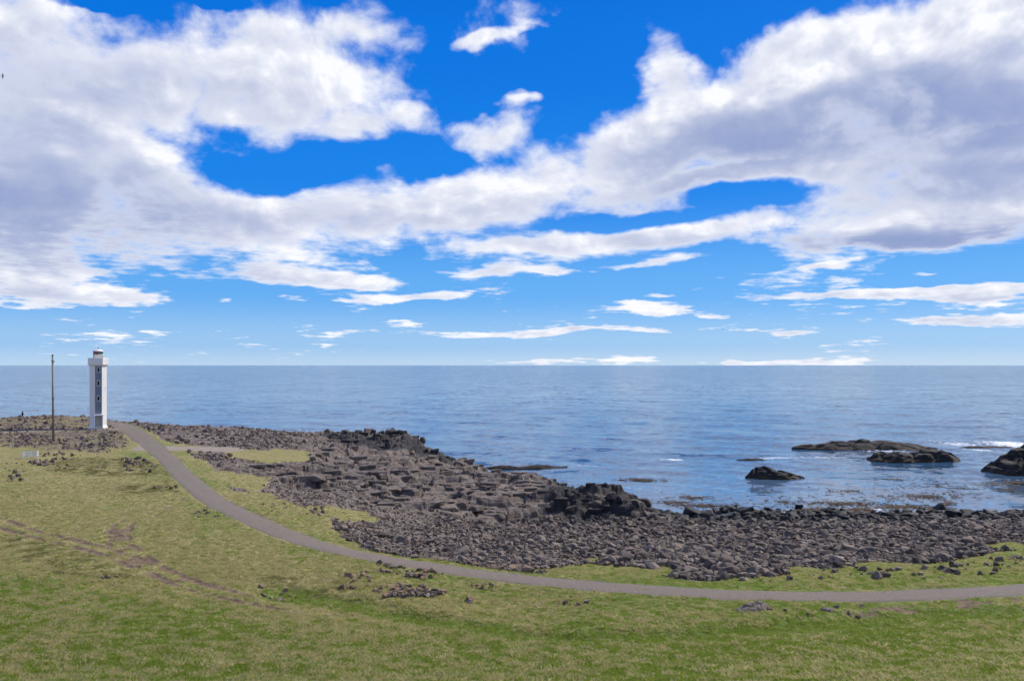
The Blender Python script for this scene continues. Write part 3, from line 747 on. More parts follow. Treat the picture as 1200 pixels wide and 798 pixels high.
for k in range(5): MB().tube((0, 0, 1.6 + .5 * k), ((.30 if k % 2 else -.30), 0, 1.6 + .5 * k), .016, n=5).build('step_peg', M_IRON, mast)

# ------------------------------------------------------------------ small white railed enclosure
EX, EY = ground_at(35.5, 537.5)
enc = empty('railed_enclosure', (EX, EY, on_ground(EX, EY)), math.radians(24)); enc.scale = (.86, .86, .95)
tag(enc, 'small white wooden post and rail enclosure on the grass below the mast', 'fence')
ew, ed, eh = .82, .72, .86
postm = MB().box((0, 0, eh / 2 - .06), (.085, .085, eh + .12), bev=.008).mesh('post', M_WPNT)
for x, y in ((-ew, -ed), (0, -ed), (ew, -ed), (ew, ed), (0, ed), (-ew, ed), (-ew, 0), (ew, 0)):
    link('post', postm, enc).location = (x, y, 0)
for z in (.40, .76):
    for (x0, y0, x1, y1) in ((-ew, -ed, ew, -ed), (-ew, ed, ew, ed), (-ew, -ed, -ew, ed), (ew, -ed, ew, ed)):
        ox, oy = (0, math.copysign(.055, y0)) if y0 == y1 else (math.copysign(.055, x0), 0)
        MB().box(((x0 + x1) / 2 + ox, (y0 + y1) / 2 + oy, z), (abs(x1 - x0) + .10, .028, .085) if y0 == y1 else (.028, abs(y1 - y0) + .10, .085)).build('rail', M_WPNT, enc)

# ------------------------------------------------------------------ person on the skyline
def person(loc, rz):
    H = 1.74
    J = {'pel': (0, 0, .95, .155), 'wst': (0, .005, 1.08, .145), 'chs': (0, .01, 1.30, .175), 'nkb': (0, .0, 1.46, .085), 'nk': (0, -.01, 1.53, .06), 'hd': (0, -.02, 1.62, .092), 'hdt': (0, -.015, 1.70, .075),
         'hpL': (.09, 0, .90, .105), 'knL': (.10, -.03, .50, .072), 'anL': (.105, .01, .09, .052), 'toL': (.115, -.16, .045, .042), 'hpR': (-.09, 0, .90, .105), 'knR': (-.10, -.01, .50, .072), 'anR': (-.10, .03, .09, .052), 'toR': (-.12, -.14, .045, .042),
         'shL': (.19, .01, 1.40, .075), 'elL': (.25, .03, 1.13, .055), 'wrL': (.17, -.13, .98, .042), 'haL': (.11, -.18, .97, .045), 'shR': (-.19, .01, 1.40, .075), 'elR': (-.25, .03, 1.13, .055), 'wrR': (-.17, -.13, .98, .042), 'haR': (-.11, -.18, .97, .045)}
    E = [('pel', 'wst'), ('wst', 'chs'), ('chs', 'nkb'), ('nkb', 'nk'), ('nk', 'hd'), ('hd', 'hdt')]
    for s_ in 'LR': E += [('pel', 'hp' + s_), ('hp' + s_, 'kn' + s_), ('kn' + s_, 'an' + s_), ('an' + s_, 'to' + s_), ('chs', 'sh' + s_), ('sh' + s_, 'el' + s_), ('el' + s_, 'wr' + s_), ('wr' + s_, 'ha' + s_)]
    names = list(J)
    me = bpy.data.meshes.new('body_cage'); me.from_pydata([J[n][:3] for n in names], [(names.index(a), names.index(b_)) for a, b_ in E], [])
    o = bpy.data.objects.new('body_cage', me); COL.objects.link(o)
    sk = o.modifiers.new('skin', 'SKIN'); sd = o.modifiers.new('sub', 'SUBSURF'); sd.levels = 2
    for i, n in enumerate(names):
        sv = me.skin_vertices[0].data[i]; sv.radius = (J[n][3], J[n][3] * (.8 if n in ('chs', 'wst', 'pel') else 1.0)); sv.use_root = (n == 'pel')
    bpy.context.view_layer.update()
    ev = o.evaluated_get(bpy.context.evaluated_depsgraph_get())
    body = bpy.data.meshes.new_from_object(ev); body.name = 'person'
    bpy.data.objects.remove(o)
    body.materials.clear()
    for nm, col in (('jacket_cloth', (.018, .016, .028)), ('trouser_cloth', (.016, .014, .024)), ('skin', (.38, .22, .16)), ('boot_leather', (.02, .017, .015))): body.materials.append(paint(nm, col, .8))
    for p_ in body.polygons:
        c_ = p_.center; p_.use_smooth = True
        p_.material_index = 2 if (c_.z > 1.49 or (c_.y < -.155 and c_.z > .9)) else 3 if c_.z < .13 else 1 if c_.z < .93 and abs(c_.x) < .2 else 0
    o = link('person', body); o.location = loc; o.rotation_euler = (0, 0, rz)
    hair = MB().lathe([(.10, 1.585), (.112, 1.63), (.108, 1.69), (.08, 1.745), (.03, 1.765)], 14, 0, (0, .012, 0))
    hair.build('hair', paint('dark_hair', (.02, .015, .012), .7), o, True)
    hood = MB().lathe([(.15, 1.40), (.13, 1.47), (.10, 1.52)], 14, 0, (0, .02, 0)); hood.build('hood', body.materials[0], o, True)
    return o
px_, py_ = (26.3 - CX) / FPX * 152, 152.0
pers = person((px_, py_, on_ground(px_, py_) + .02), math.radians(-30))
tag(pers, 'person in dark clothes standing on the skyline above the sea', 'person')

# ------------------------------------------------------------------ two gulls aloft
def gull(px, py, depth, span, bank, lab):
    mb = MB()
    prof = [(-.30, .012), (-.24, .035), (-.10, .062), (.04, .066), (.14, .05), (.20, .04), (.26, .03), (.31, .008)]
    rings = [[mb.bm.verts.new((r * math.cos(2 * math.pi * k / 8), y, r * .9 * math.sin(2 * math.pi * k / 8))) for k in range(8)] for y, r in prof]
    for a, b_ in zip(rings, rings[1:]):
        for k in range(8): mb.bm.faces.new((a[k], a[(k + 1) % 8], b_[(k + 1) % 8], b_[k]))
    mb.bm.faces.new(rings[0]); mb.bm.faces.new(rings[-1])
    w = mb.build('gull', paint('gull_plumage', (.20, .20, .22), .8))
    for s_ in (-1, 1):
        m2 = MB(); st = [(.03, .10, -.08, .0), (.22, .13, -.05, .07), (.42, .08, -.07, .06), (.60, -.04, -.08, -.01)]
        top = [(m2.bm.verts.new((s_ * x, a, z + .012)), m2.bm.verts.new((s_ * x, b_, z + .008)), m2.bm.verts.new((s_ * x, b_, z - .004)), m2.bm.verts.new((s_ * x, a, z - .010))) for x, a, b_, z in st]
        for p_, q_ in zip(top, top[1:]):
            for k in range(4): m2.bm.faces.new((p_[k], q_[k], q_[(k + 1) % 4], p_[(k + 1) % 4]))
        m2.bm.faces.new(top[0]); m2.bm.faces.new(top[-1])
        m2.build('wing', paint('gull_wing', (.10, .10, .12), .8), w)
    m2 = MB(); m2.box((0, -.36, 0), (.10, .14, .012)); m2.build('tail', paint('gull_tail', (.18, .18, .2), .8), w)
    w.location = ((px - CX) / FPX * depth, depth, EYE + (HY - py) / FPX * depth)
    w.rotation_euler = (math.radians(20), math.radians(bank), math.radians(-60)); k = span / 1.2; w.scale = (k, k, k)
    tag(w, lab, 'bird', 'gulls in the sky')
gull(3.2, 89.5, 150, 1.25, -38, 'dark gull gliding high up against the cloud at the left edge')
gull(847.5, 386, 300, 1.2, 10, 'tiny distant gull low over the sea in clear sky')

# ------------------------------------------------------------------ stones
def stone_proto(seed, n=16, sharp=.55, flat=.75, subdiv=0):
    r = np.random.RandomState(seed)
    bm = bmesh.new()
    P = r.normal(size=(n, 3)); P /= np.linalg.norm(P, axis=1)[:, None]
    P = np.sign(P) * np.abs(P) ** sharp
    P *= (.85 + .3 * r.rand(n, 1)); P *= np.array([1.0, .72 + .25 * r.rand(), flat * (.75 + .4 * r.rand())]) * .5
    for q in P: bm.verts.new(q)
    bmesh.ops.convex_hull(bm, input=bm.verts)
    for v_ in [v_ for v_ in bm.verts if not v_.link_faces]: bm.verts.remove(v_)
    if subdiv:
        bmesh.ops.bevel(bm, geom=list(bm.edges), offset=.03, segments=1, affect='EDGES')
    bmesh.ops.triangulate(bm, faces=bm.faces)
    bmesh.ops.recalc_face_normals(bm, faces=bm.faces)
    me = bpy.data.meshes.new('stone'); bm.to_mesh(me); bm.free()
    return me
def stone_mat(name):
    m, T, b = new_mat(name)
    p = wpos(T)
    n2 = T.noise(p, 2.6, 4, .6); n3 = T.noise(p, 11.0, 3, .6)
    sh = T.attr('tone')
    oi = T.node('ShaderNodeObjectInfo').outputs['Random']
    return m, T, b, n2, n3
m_st, T, b, n2, n3 = stone_mat("beach_stone")
tone = T.attr('tone')
c = T.mix(tone, (.056, .042, .033), (.245, .195, .155))
c = T.mix(T.attr('warm'), c, (.235, .155, .10))
c = T.mix(T.ramp(n3, .58, .74, 0, .55), c, (.28, .265, .235))
c = T.mix(T.ramp(n2, .32, .46, .65, 0), c, (.05, .045, .042))
c = T.mix(T.attr('wet'), c, (.016, .015, .016))
T.put(b.inputs['Base Color'], c); T.put(b.inputs['Roughness'], T.math('SUBTRACT', .9, T.math('MULTIPLY', T.attr('wet'), .18)))
bump(T, b, T.math('ADD', n2, T.math('MULTIPLY', n3, .5)), .06)
b.inputs['Specular IOR Level'].default_value = .3
M_STONE = m_st
rng = np.random.RandomState(77)

def scatter(n, ymin, ymax, umin, umax, power=1.0):
    y = ymin * (ymax / ymin) ** rng.rand(n); u = umin + (umax - umin) * rng.rand(n)
    return (u * y).astype(np.float32), y.astype(np.float32)
items = []   # x, y, size, zone
# boulder beach and rubble on the headland
X, Y = scatter(120000, 46, 120, -.36, .74)
mk = masks(X, Y); Zb = base_z(X, Y)
beach = mk['rock'] * (1 - mk['ledge'])
fine = sstep(8, -14, X) * sstep(60, 95, Y) + sstep(0, -10, X) * .7      # finer rubble towards the headland
okb = (beach > .5) & (Zb > -.25) & (rng.rand(len(X)) < beach) & (Y > 47)
dens = .34 + .25 * sstep(70, 50, Y)
okb &= rng.rand(len(X)) < np.where(X > -6, dens * 1.25, dens)
big = np.exp(rng.normal(0, .45, len(X)))
size = (.19 + .075 * sstep(-10, 12, X) + .17 * sstep(2.8, .4, Zb)) * big
size *= np.where((X < -8) & (Y > 62), .62, 1.0)
items += [(x, y, s_, 'beach') for x, y, s_ in zip(X[okb], Y[okb], np.clip(size[okb], .13, 1.05))]
# dark boulders along the waterline
for px in np.arange(745, 1290, 3.4):
    x0, y0 = ground_at(px + rng.normal(0, 2), 606 + rng.normal(0, 2.2) + (2 if px < 830 else 0))
    items.append((x0, y0 + rng.normal(0, .8), .7 + .8 * rng.rand() ** 1.5, 'shore'))
for px, py, s_ in ((812,603,2.3),(826,606,2.0),(795,607,1.9),(870,599,1.7),(1118,605,2.0),(1136,605,2.1),(1146,608,1.7),(1180,606,1.5),(985,606,1.7),(1000,605,1.5),(930,607,1.6),(1066,607,1.8),(1160,603,1.6),(768,606,2.2),(780,608,1.8),(752,604,1.9),(962,606,1.4),(1040,607,1.5)):
    x0, y0 = survey(px, py + 2, .1)[:2]; items.append((x0, y0, s_, 'shore'))
# blocks fallen from the end of the sea cliff
for px, py, s_ in ((742,603,1.9),(754,600,1.7),(730,605,1.5),(716,607,1.3),(758,605,1.5),(700,608,1.2),(748,596,1.6)):
    x0, y0 = survey(px, py, .5)[:2]; items.append((x0, y0, s_, 'cliff'))
for px in list(range(385, 500, 9)) + [505, 515, 528, 540]:
    x0, y0 = ground_at(px + rng.normal(0, 2), 509 + rng.normal(0, 1.5) + max(0, px - 490) * .65); items.append((x0, y0, .9 + .9 * rng.rand(), 'block'))
# stone heap and loose stones on the grass
for k in range(90):
    a = rng.rand() * 6.28; r_ = rng.rand() ** .5
    x0, y0 = ground_at(478 + 42 * r_ * math.cos(a), 694 + 7.5 * r_ * math.sin(a)); items.append((x0, y0, .16 + .24 * rng.rand(), 'heap'))
for cx_, cy_, rx_, ry_, n_, s0 in ((458,668,22,7,26,.30),(495,674,26,6,34,.30),(420,680,18,10,16,.28),(570,688,18,4,12,.28),(665,705,34,6,12,.26),(554,703,6,3,4,.32),(405,688,10,4,8,.26),(245,600,26,9,26,.26),(340,588,22,12,20,.34),(370,600,16,8,14,.32),(300,600,30,8,8,.28),
                                 (1030,678,10,3,3,.5),(1090,674,30,7,12,.38),(1140,668,40,8,20,.36),(1180,660,24,8,18,.36),(925,678,60,4,10,.34),(1000,672,60,5,18,.34),(868,678,4,2,2,.55),(960,716,60,9,8,.34),(850,690,60,3,4,.2),(70,535,24,4,40,.34),(50,543,14,4,44,.42),(155,541,16,5,50,.40),(165,548,20,6,34,.32),(16,562,10,4,14,.36),(25,548,30,6,10,.35),(90,552,40,6,14,.3),(190,572,20,5,12,.3),(125,677,14,2,8,.3),(330,692,40,6,14,.22)):
    for k in range(n_):
        a = rng.rand() * 6.28; r_ = rng.rand() ** .5
        x0, y0 = ground_at(cx_ + rx_ * r_ * math.cos(a), cy_ + ry_ * r_ * math.sin(a)); items.append((x0, y0, s0 * (.5 + .9 * rng.rand() ** 2), 'grass'))
# scree by the lighthouse and the headland top
X, Y = scatter(22000, 92, 165, -.75, -.10)
mk = masks(X, Y); hh = np.maximum(mk['scree'] * .55, mk['rock'] * (1 - mk['ledge']) * .8) * (1 - np.maximum(mk['path'], mk['gravel']))
hh *= 1 - (np.hypot(X - LX, Y - LY) < 2.6) 
okb = (rng.rand(len(X)) < hh * sstep(-.35, .3, fbm(X * .15, Y * .12, 3, 501) + .15)) & (base_z(X, Y) > .2)
items += [(x, y, s_, 'scree') for x, y, s_ in zip(X[okb], Y[okb], np.clip(.22 * np.exp(rng.normal(0, .5, okb.sum())), .10, .9))]
# loose blocks on the bedrock
X, Y = scatter(2600, 84, 150, -.30, .17)
mk = masks(X, Y); okb = (mk['ledge'] > .7) & (rng.rand(len(X)) < .08)
items += [(x, y, s_, 'block') for x, y, s_ in zip(X[okb], Y[okb], np.clip(.34 * np.exp(rng.normal(0, .5, okb.sum())), .15, 1.2))]

IX = np.array([i[0] for i in items], np.float32); IY = np.array([i[1] for i in items], np.float32); IS = np.array([i[2] for i in items], np.float32)
IZONE = np.array([i[3] for i in items])
imk = masks(IX, IY)
IZ = height(IX, IY, imk)
IZ = np.where(IZONE == 'shore', np.maximum(IZ, -.02), IZ)
keep = (imk['path'] < .3)
IX, IY, IS, IZ, IZONE = IX[keep], IY[keep], IS[keep], IZ[keep], IZONE[keep]
IWET = np.clip(np.where(IZONE == 'shore', sstep(1.7, .9, IZ), sstep(1.1, .35, IZ + .4 * perlin(IX * .4, IY * .4, 3))), 0, 1)
IWET = np.maximum(IWET, np.where(IZONE == 'cliff', .55, 0)); IWET = np.where(IZONE == 'block', np.maximum(IWET, .9 * masks(IX, IY)['dark']), IWET)  # blocks in the dark zones take the same blackening, painted shade included
ITONE = np.clip(.42 + .27 * rng.normal(size=len(IX)) + .14 * (IZONE == 'scree'), 0, 1)
IWARM = np.clip(.85 * sstep(52, 47, IY) * sstep(4, -3, IX) * (rng.rand(len(IX)) < .5) + .16 * (rng.rand(len(IX)) < .12), 0, 1)
upx = CX + FPX * IX / IY
vis = IS / IY * ((upx > -5) & (upx < 1205))
order = np.argsort(-vis)
hero = set(order[:286].tolist())
PROT = [stone_proto(900 + k, 15, .6, .8) for k in range(12)]
HPROT = [stone_proto(950 + k, 26, .62, .80, 1) for k in range(16)]
ZLAB = {'beach': ('grey angular boulder lying among the stones of the boulder beach', 'boulders on the beach'),
        'shore': ('black wet boulder at the edge of the water', 'dark boulders along the waterline'),
        'cliff': ('large dark block fallen from the end of the rock headland', 'blocks at the foot of the headland'),
        'heap': ('grey stone in the low heap of stones on the grass below the path', 'stones of the heap on the grass'),
        'grass': ('single grey stone lying loose on the grass', 'loose stones on the grass'),
        'scree': ('brown grey stone on the stony ground of the headland top', 'stones on the headland top'),
        'block': ('loose dark block resting on the layered bedrock', 'loose blocks on the bedrock')}
def euler_np(n):
    return np.stack([rng.normal(0, .35, n), rng.normal(0, .35, n), rng.rand(n) * 6.283], -1)
ROT = euler_np(len(IX))
hmats = {}
heroes = [int(i) for i in order[:286]]
def words(i):
    zone = str(IZONE[i]); px = CX + FPX * IX[i] / IY[i]; py = HY + FPX * (EYE - IZ[i]) / IY[i]
    tone = 'rust tinged' if IWARM[i] > .3 else 'black wet' if IWET[i] > .6 else 'dark' if ITONE[i] < .3 else 'pale' if ITONE[i] > .58 else 'grey'
    size = 'large' if IS[i] > .95 else 'mid sized' if IS[i] > .62 else 'small'
    if zone in ('beach', 'shore'):
        row = 'at the water' if py < 614 else 'mid beach' if py < 642 else 'by the grass edge'
        col = ('left of the headland cliff' if px < 500 else 'below the headland cliff' if px < 660 else 'below the headland tip' if px < 780 else 'left of the smallest islet' if px < 880
               else 'under the smallest islet' if px < 960 else 'under the long islet' if px < 1040 else 'under the humped islet' if px < 1120 else 'towards the right edge')
        return '%s %s boulder %s, %s' % (size, tone, row, col)
    return size + ' ' + tone + ' ' + {'cliff': 'block at the foot of the headland tip', 'heap': 'stone in the heap on the grass', 'grass': 'stone loose on the grass', 'scree': 'stone on the headland top', 'block': 'block lying on the layered bedrock'}[zone]
kin = {}
for i in heroes: kin.setdefault(words(i), []).append(i)
ORD = ['first', 'second', 'third', 'fourth', 'fifth', 'sixth', 'seventh', 'eighth', 'ninth', 'tenth', 'eleventh', 'twelfth', 'thirteenth', 'fourteenth', 'fifteenth', 'sixteenth', 'seventeenth', 'eighteenth', 'nineteenth', 'twentieth']
HLAB = {}
for t_, lst in kin.items():
    lst.sort(key=lambda i: IX[i] / IY[i])
    for k_, i in enumerate(lst):
        HLAB[i] = t_ if len(lst) == 1 else t_ + (', leftmost' if k_ == 0 else ', rightmost' if k_ == len(lst) - 1 else ', %s from left' % ORD[k_] if k_ < 20 else '')
for q, i in enumerate(heroes):
    zone = str(IZONE[i])
    key = (q % 16, int(ITONE[i] * 4), int(IWET[i] * 4), int(IWARM[i] > .3))
    if key not in hmats:
        me = HPROT[key[0]].copy(); me.name = 'boulder'; me.materials.append(M_STONE)
        nv = len(me.vertices)
        for an, val in (('tone', (key[1] + .5) / 4.5), ('wet', key[2] / 4), ('warm', .8 * key[3])):
            at = me.attributes.new(an, 'FLOAT', 'POINT'); at.data.foreach_set('value', np.full(nv, val, np.float32))
        hmats[key] = me
    o = link('boulder', hmats[key])
    s_ = float(IS[i]) * 1.12
    o.location = (float(IX[i]), float(IY[i]), float(IZ[i]) + s_ * (.16 if zone not in ('shore',) else .12)); o.scale = (s_, s_, s_ * .92); o.rotation_euler = [float(v_) for v_ in ROT[i]]
    tag(o, HLAB[i], 'boulder', ZLAB[zone][1])
# slabs of the layered bedrock, standing proud along the ledges
SL = []
for k in range(10):
    for dk in (0, 1):
        me = stone_proto(1200 + k, 22, .34, 1.0, 1); me.name = 'slab'; me.materials.append(M_ROCK)
        at = me.attributes.new('wet', 'FLOAT', 'POINT'); at.data.foreach_set('value', np.full(len(me.vertices), .9 * dk, np.float32))
        SL.append(me)
X, Y = scatter(5200, 82, 150, -.32, .17)
mk = masks(X, Y); ZX = height(X, Y, mk)
okb = np.nonzero((mk['ledge'] > .75) & (ZX > .6))[0][:290]
for i in okb:
    dk = int(mk['dark'][i] > .5)  # dark-zone slabs: sea-black rock, plus shade in the colour at the bluff end
    L_ = float(1.0 + 1.7 * rng.rand() ** 1.8) * (.75 if dk else 1.0)
    o = link('slab', SL[2 * rng.randint(0, 10) + dk], HEADLAND)
    o.scale = (L_, L_ * (.55 + .35 * rng.rand()), .45 + .5 * rng.rand() + .25 * dk)
    o.rotation_euler = (rng.normal(0, .07), rng.normal(0, .06) - .05, rng.normal(0, .35))
    o.location = (float(X[i]), float(Y[i]), float(ZX[i]) - .07)
# the many smaller ones, real stones joined into one
def join_stones(name, idx, label, cat):
    vs, fs, tn, wt_, wm = [], [], [], [], []; off = 0
    pv = []
    for me in PROT:
        v = np.empty(len(me.vertices) * 3, np.float32); me.vertices.foreach_get('co', v)
        f = np.empty(len(me.loops), np.int32); me.loops.foreach_get('vertex_index', f)
        pv.append((v.reshape(-1, 3), f.reshape(-1, 3)))
    for i in idx:
        v, f = pv[int(i) % len(pv)]
        cx_, sx_ = math.cos(ROT[i, 0]), math.sin(ROT[i, 0]); cz, sz = math.cos(ROT[i, 2]), math.sin(ROT[i, 2])
        R = np.array([[cz, -sz * cx_, sz * sx_], [sz, cz * cx_, -cz * sx_], [0, sx_, cx_]], np.float32)
        w = (v * IS[i] * 1.12) @ R.T + np.array([IX[i], IY[i], IZ[i] + IS[i] * .15], np.float32)
        vs.append(w); fs.append(f + off); off += len(v)
        tn.append(np.full(len(v), ITONE[i])); wt_.append(np.full(len(v), IWET[i])); wm.append(np.full(len(v), IWARM[i]))
    me = mesh_np(name, np.concatenate(vs), np.concatenate(fs), M_STONE, False, {'tone': np.concatenate(tn), 'wet': np.concatenate(wt_), 'warm': np.concatenate(wm)})
    tag(link(name, me), label, cat, kind='stuff')
rest = order[286:]
seaw = np.isin(IZONE[rest], ('beach', 'shore', 'cliff'))
join_stones('beach_stones', rest[seaw], 'grey rubble of countless stones between the boulders of the beach', 'stones')
join_stones('loose_stones', rest[~seaw], 'small stones strewn over the headland and the grass', 'stones')

# ------------------------------------------------------------------ big flat rock beside the path and other single rocks
def shaped_rock(name, loc, half, seed, label, mat, rz=0.0, n=44, rough=.16, profile=None, cat='rock', wetline=None):
    """half-buried rock: a disc of rings raised by profile(angle, radius), with broken relief"""
    rings, seg = 16, n
    vs = []; 
    for i in range(rings + 1):
        r = (i / rings) ** .85
        for k in range(seg):
            a = 2 * math.pi * k / seg
            wob = 1 + .22 * perlin(np.array([math.cos(a) * 1.4]), np.array([math.sin(a) * 1.4]), seed)[0] + .10 * perlin(np.array([math.cos(a) * 4.]), np.array([math.sin(a) * 4.]), seed + 3)[0]
            vs.append((r * wob * math.cos(a), r * wob * math.sin(a), r))
    vs = np.array(vs, np.float32)
    h = (1 - np.clip(vs[:, 2], 0, 1) ** 5.0)
    if profile: h = h * profile(vs[:, 0], vs[:, 1])
    x = vs[:, 0] * half[0]; y = vs[:, 1] * half[1]
    f1, f2, idv = worley(x * (.9 / max(half[1], .5)) * 1.6 + seed, y * (.9 / max(half[1], .5)) * 1.6, seed)
    s_ = half[2]
    z = h * s_ * (1 + 1.1 * rough * fbm(x * 1.3 / half[1], y * 1.3 / half[1], 4, seed)) + s_ * rough * ((idv - .5) * 1.3 - .8 * (1 - sstep(.02, .2, f2 - f1))) * np.clip(h * 2, 0, 1)
    st = s_ * .22; t = z / st; z = z * .5 + .5 * (np.floor(t) + sstep(.5, .95, t - np.floor(t))) * st
    z = np.where(vs[:, 2] > .97, -.35 * s_ - .15, z)
    F_ = []
    for i in range(rings):
        for k in range(seg):
            F_.append((i * seg + k, i * seg + (k + 1) % seg, (i + 1) * seg + (k + 1) % seg, (i + 1) * seg + k))
    wet_ = np.full(len(x), 0.0) if wetline is None else sstep(wetline[1], wetline[0], z)
    me = mesh_np(name, np.stack([x, y, z], -1), np.array(F_)[:, ::-1], mat, False, {'wet': wet_, 'tone': np.full(len(x), .55), 'warm': np.zeros(len(x))})
    o = link(name, me); o.location = loc; o.rotation_euler = (0, 0, rz)
    return tag(o, label, cat)
x0, y0 = ground_at(884, 719)
shaped_rock('flat_rock', (x0, y0 + .3, on_ground(x0, y0) - .05), (.95, .62, .42), 7, 'large pale flat rock on the grass just below the path', M_STONE, .35, 30, .14, lambda x, y: np.clip(.75 + .5 * x, .2, 1.3))
x0, y0 = ground_at(970, 719)
shaped_rock('low_rock', (x0, y0 + .1, on_ground(x0, y0) - .03), (.42, .3, .16), 9, 'small low rock half sunk in the grass right of the pale flat rock', M_STONE, .1, 22, .2)

# ------------------------------------------------------------------ islets off the beach
m_isl, T, b = new_mat("sea_worn_rock")
p = wpos(T)
n1 = T.noise(p, .8, 5, .6); n2 = T.noise(p, 4.0, 4, .65)
c = T.mix(T.ramp(n1, .35, .68), (.010, .009, .010), (.026, .023, .022))
c = T.mix(T.ramp(n2, .58, .72, 0, .7), c, (.048, .038, .033))
zz = T.sep(p)[2]
weed = T.math('MULTIPLY', T.ramp(T.math('ADD', zz, T.math('MULTIPLY', n1, .6)), .55, 1.0, 1, 0), T.ramp(n2, .35, .6))
c = T.mix(weed, c, (.060, .036, .016))                                # belt of rockweed above the waterline
c = T.mix(T.math('MULTIPLY', T.ramp(T.math('ADD', zz, n2), 2.1, 2.6), T.ramp(n1, .5, .62, 0, .6)), c, (.11, .105, .045))
T.put(b.inputs['Base Color'], c); b.inputs['Roughness'].default_value = .8; b.inputs['Specular IOR Level'].default_value = .3
bump(T, b, T.math('ADD', n1, n2), .15)
def islet(px0, px1, pyf, ry, h, seed, label, prof=None, n=84):
    Y0 = survey(0, pyf, 0)[1] + ry
    xa, xb = (px0 - CX) / FPX * Y0, (px1 - CX) / FPX * Y0
    return shaped_rock('rock_islet', ((xa + xb) / 2, Y0, -.12), ((xb - xa) / 2 / 1.02, ry, h), seed, label, m_isl, 0, n, .26, prof, 'islet')
islet(930, 1102, 528, 5.0, 1.75, 21, 'longest and farthest low black rock islet in the bay', lambda x, y: .62 + .38 * np.exp(-((x - .05) / .6) ** 2) - .35 * sstep(.55, 1, x))
islet(1008, 1128, 542.5, 4.2, 2.3, 22, 'dark humped rock islet in front of the long low islet', lambda x, y: .68 + .42 * np.exp(-((x - .45) / .28) ** 2) + .1 * np.exp(-((x + .5) / .3) ** 2))
islet(873, 952, 563, 2.8, 2.0, 23, 'smallest black rock islet, nearest the beach and steep at its left end', lambda x, y: np.clip(.62 - .55 * x, .12, 1.05) + .15 * np.exp(-((x + .5) / .25) ** 2))
islet(1150, 1300, 559, 5.5, 4.4, 24, 'tall dark rock cut off by the right edge of the picture', lambda x, y: .62 + .55 * sstep(-.75, .1, x))
islet(555, 682, 548.5, 1.4, .42, 25, 'thin dark reef awash beyond the rock headland', lambda x, y: .7 + .3 * np.sin(x * 9))
islet(862, 900, 539.5, .9, .34, 26, 'tiny rock awash with a white splash, left of the long islet', None, 40)
islet(718, 784, 564, 1.2, .26, 27, 'dark weedy reef just awash off the headland tip', lambda x, y: .6 + .4 * np.sin(x * 7 + 1), 50)
islet(1124, 1190, 524.5, 1.2, .30, 28, 'little rock breaking the surf beside the tall rock at the right', None, 40)

# ------------------------------------------------------------------ floating kelp
m_kelp, T, b = new_mat("kelp")
p = wpos(T)
c = T.mix(T.noise(p, 1.5, 3, .6), (.030, .018, .010), (.085, .050, .024))
T.put(b.inputs['Base Color'], c); b.inputs['Roughness'].default_value = .85; b.inputs['Specular IOR Level'].default_value = .2
kv, kf = [], []
def frond(x, y, L, w, a, lift):
    ca, sa = math.cos(a), math.sin(a); b0 = len(kv); nseg = 3
    for q in range(nseg + 1):
        t = q / nseg; ww = w * (1 - .75 * t) * (.6 + .4 * math.sin(math.pi * min(t + .25, 1))); z = .03 + lift * math.sin(math.pi * t) 
        cx_, cy_ = x + ca * L * t, y + sa * L * t
        kv.extend([(cx_ - sa * ww, cy_ + ca * ww, z), (cx_ + sa * ww, cy_ - ca * ww, z + .02)])
    for q in range(nseg): kf.append((b0 + 2 * q, b0 + 2 * q + 1, b0 + 2 * q + 3, b0 + 2 * q + 2))
for cx_, cy_, rx_, ry_, n_ in ((1050,562,34,3.5,60),(1085,582,75,6,260),(1060,594,44,4,320),(1100,598,26,4,260),(1130,573,30,4,60),(1165,567,50,5,70),(1112,590,12,3,70),(990,590,80,5,260),(965,598,60,4,420),(920,588,60,8,80),(830,592,46,4,380),(808,584,30,4,240),(800,589,40,3,200),(890,600,30,3,120),(750,562,34,2.5,160),(1000,575,120,12,90),(1100,570,90,12,110),(1010,598,30,5,200),(1185,575,20,6,40),(640,546,44,1.6,120),(1195,566,20,3,160)):
    for k in range(n_):
        a = rng.rand() * 6.28; r_ = abs(rng.normal(0, .5))
        x0, y0, _ = survey(cx_ + rx_ * r_ * math.cos(a), min(cy_ + ry_ * r_ * math.sin(a), 606), 0)
        frond(x0, y0, .35 + .75 * rng.rand(), .09 + .10 * rng.rand(), rng.rand() * 6.28, -.01 + .07 * rng.rand())
me = mesh_np('kelp', np.array(kv), np.array(kf), m_kelp, True)
tag(link('kelp', me), 'brown kelp fronds floating in rafts in the shallows of the bay', 'kelp', kind='stuff')

# ------------------------------------------------------------------ grass
def tuft(name, mat, n, h, w, spread, seed):
    r = random.Random(seed); vs, fs = [], []
    for k in range(n):
        a = r.random() * 6.283; q = spread * r.random() ** .5; x, y = q * math.cos(a), q * math.sin(a)
        hh_ = h * (.55 + .7 * r.random()); le = a + r.gauss(0, .7); ln = hh_ * (.5 + .9 * r.random()); tw = r.random() * 6.283
        dx_, dy_ = w * math.cos(tw), w * math.sin(tw); b0 = len(vs)
        vs += [(x - dx_, y - dy_, -.02), (x + dx_, y + dy_, -.02), (x + ln * .4 * math.cos(le) + dx_ * .7, y + ln * .4 * math.sin(le) + dy_ * .7, hh_ * .62), (x + ln * math.cos(le), y + ln * math.sin(le), hh_)]
        fs += [(b0, b0 + 1, b0 + 2), (b0, b0 + 2, b0 + 3)]
    me = bpy.data.meshes.new(name); me.from_pydata(vs, [], fs); me.materials.append(mat)
    return bpy.data.objects.new(name, me)
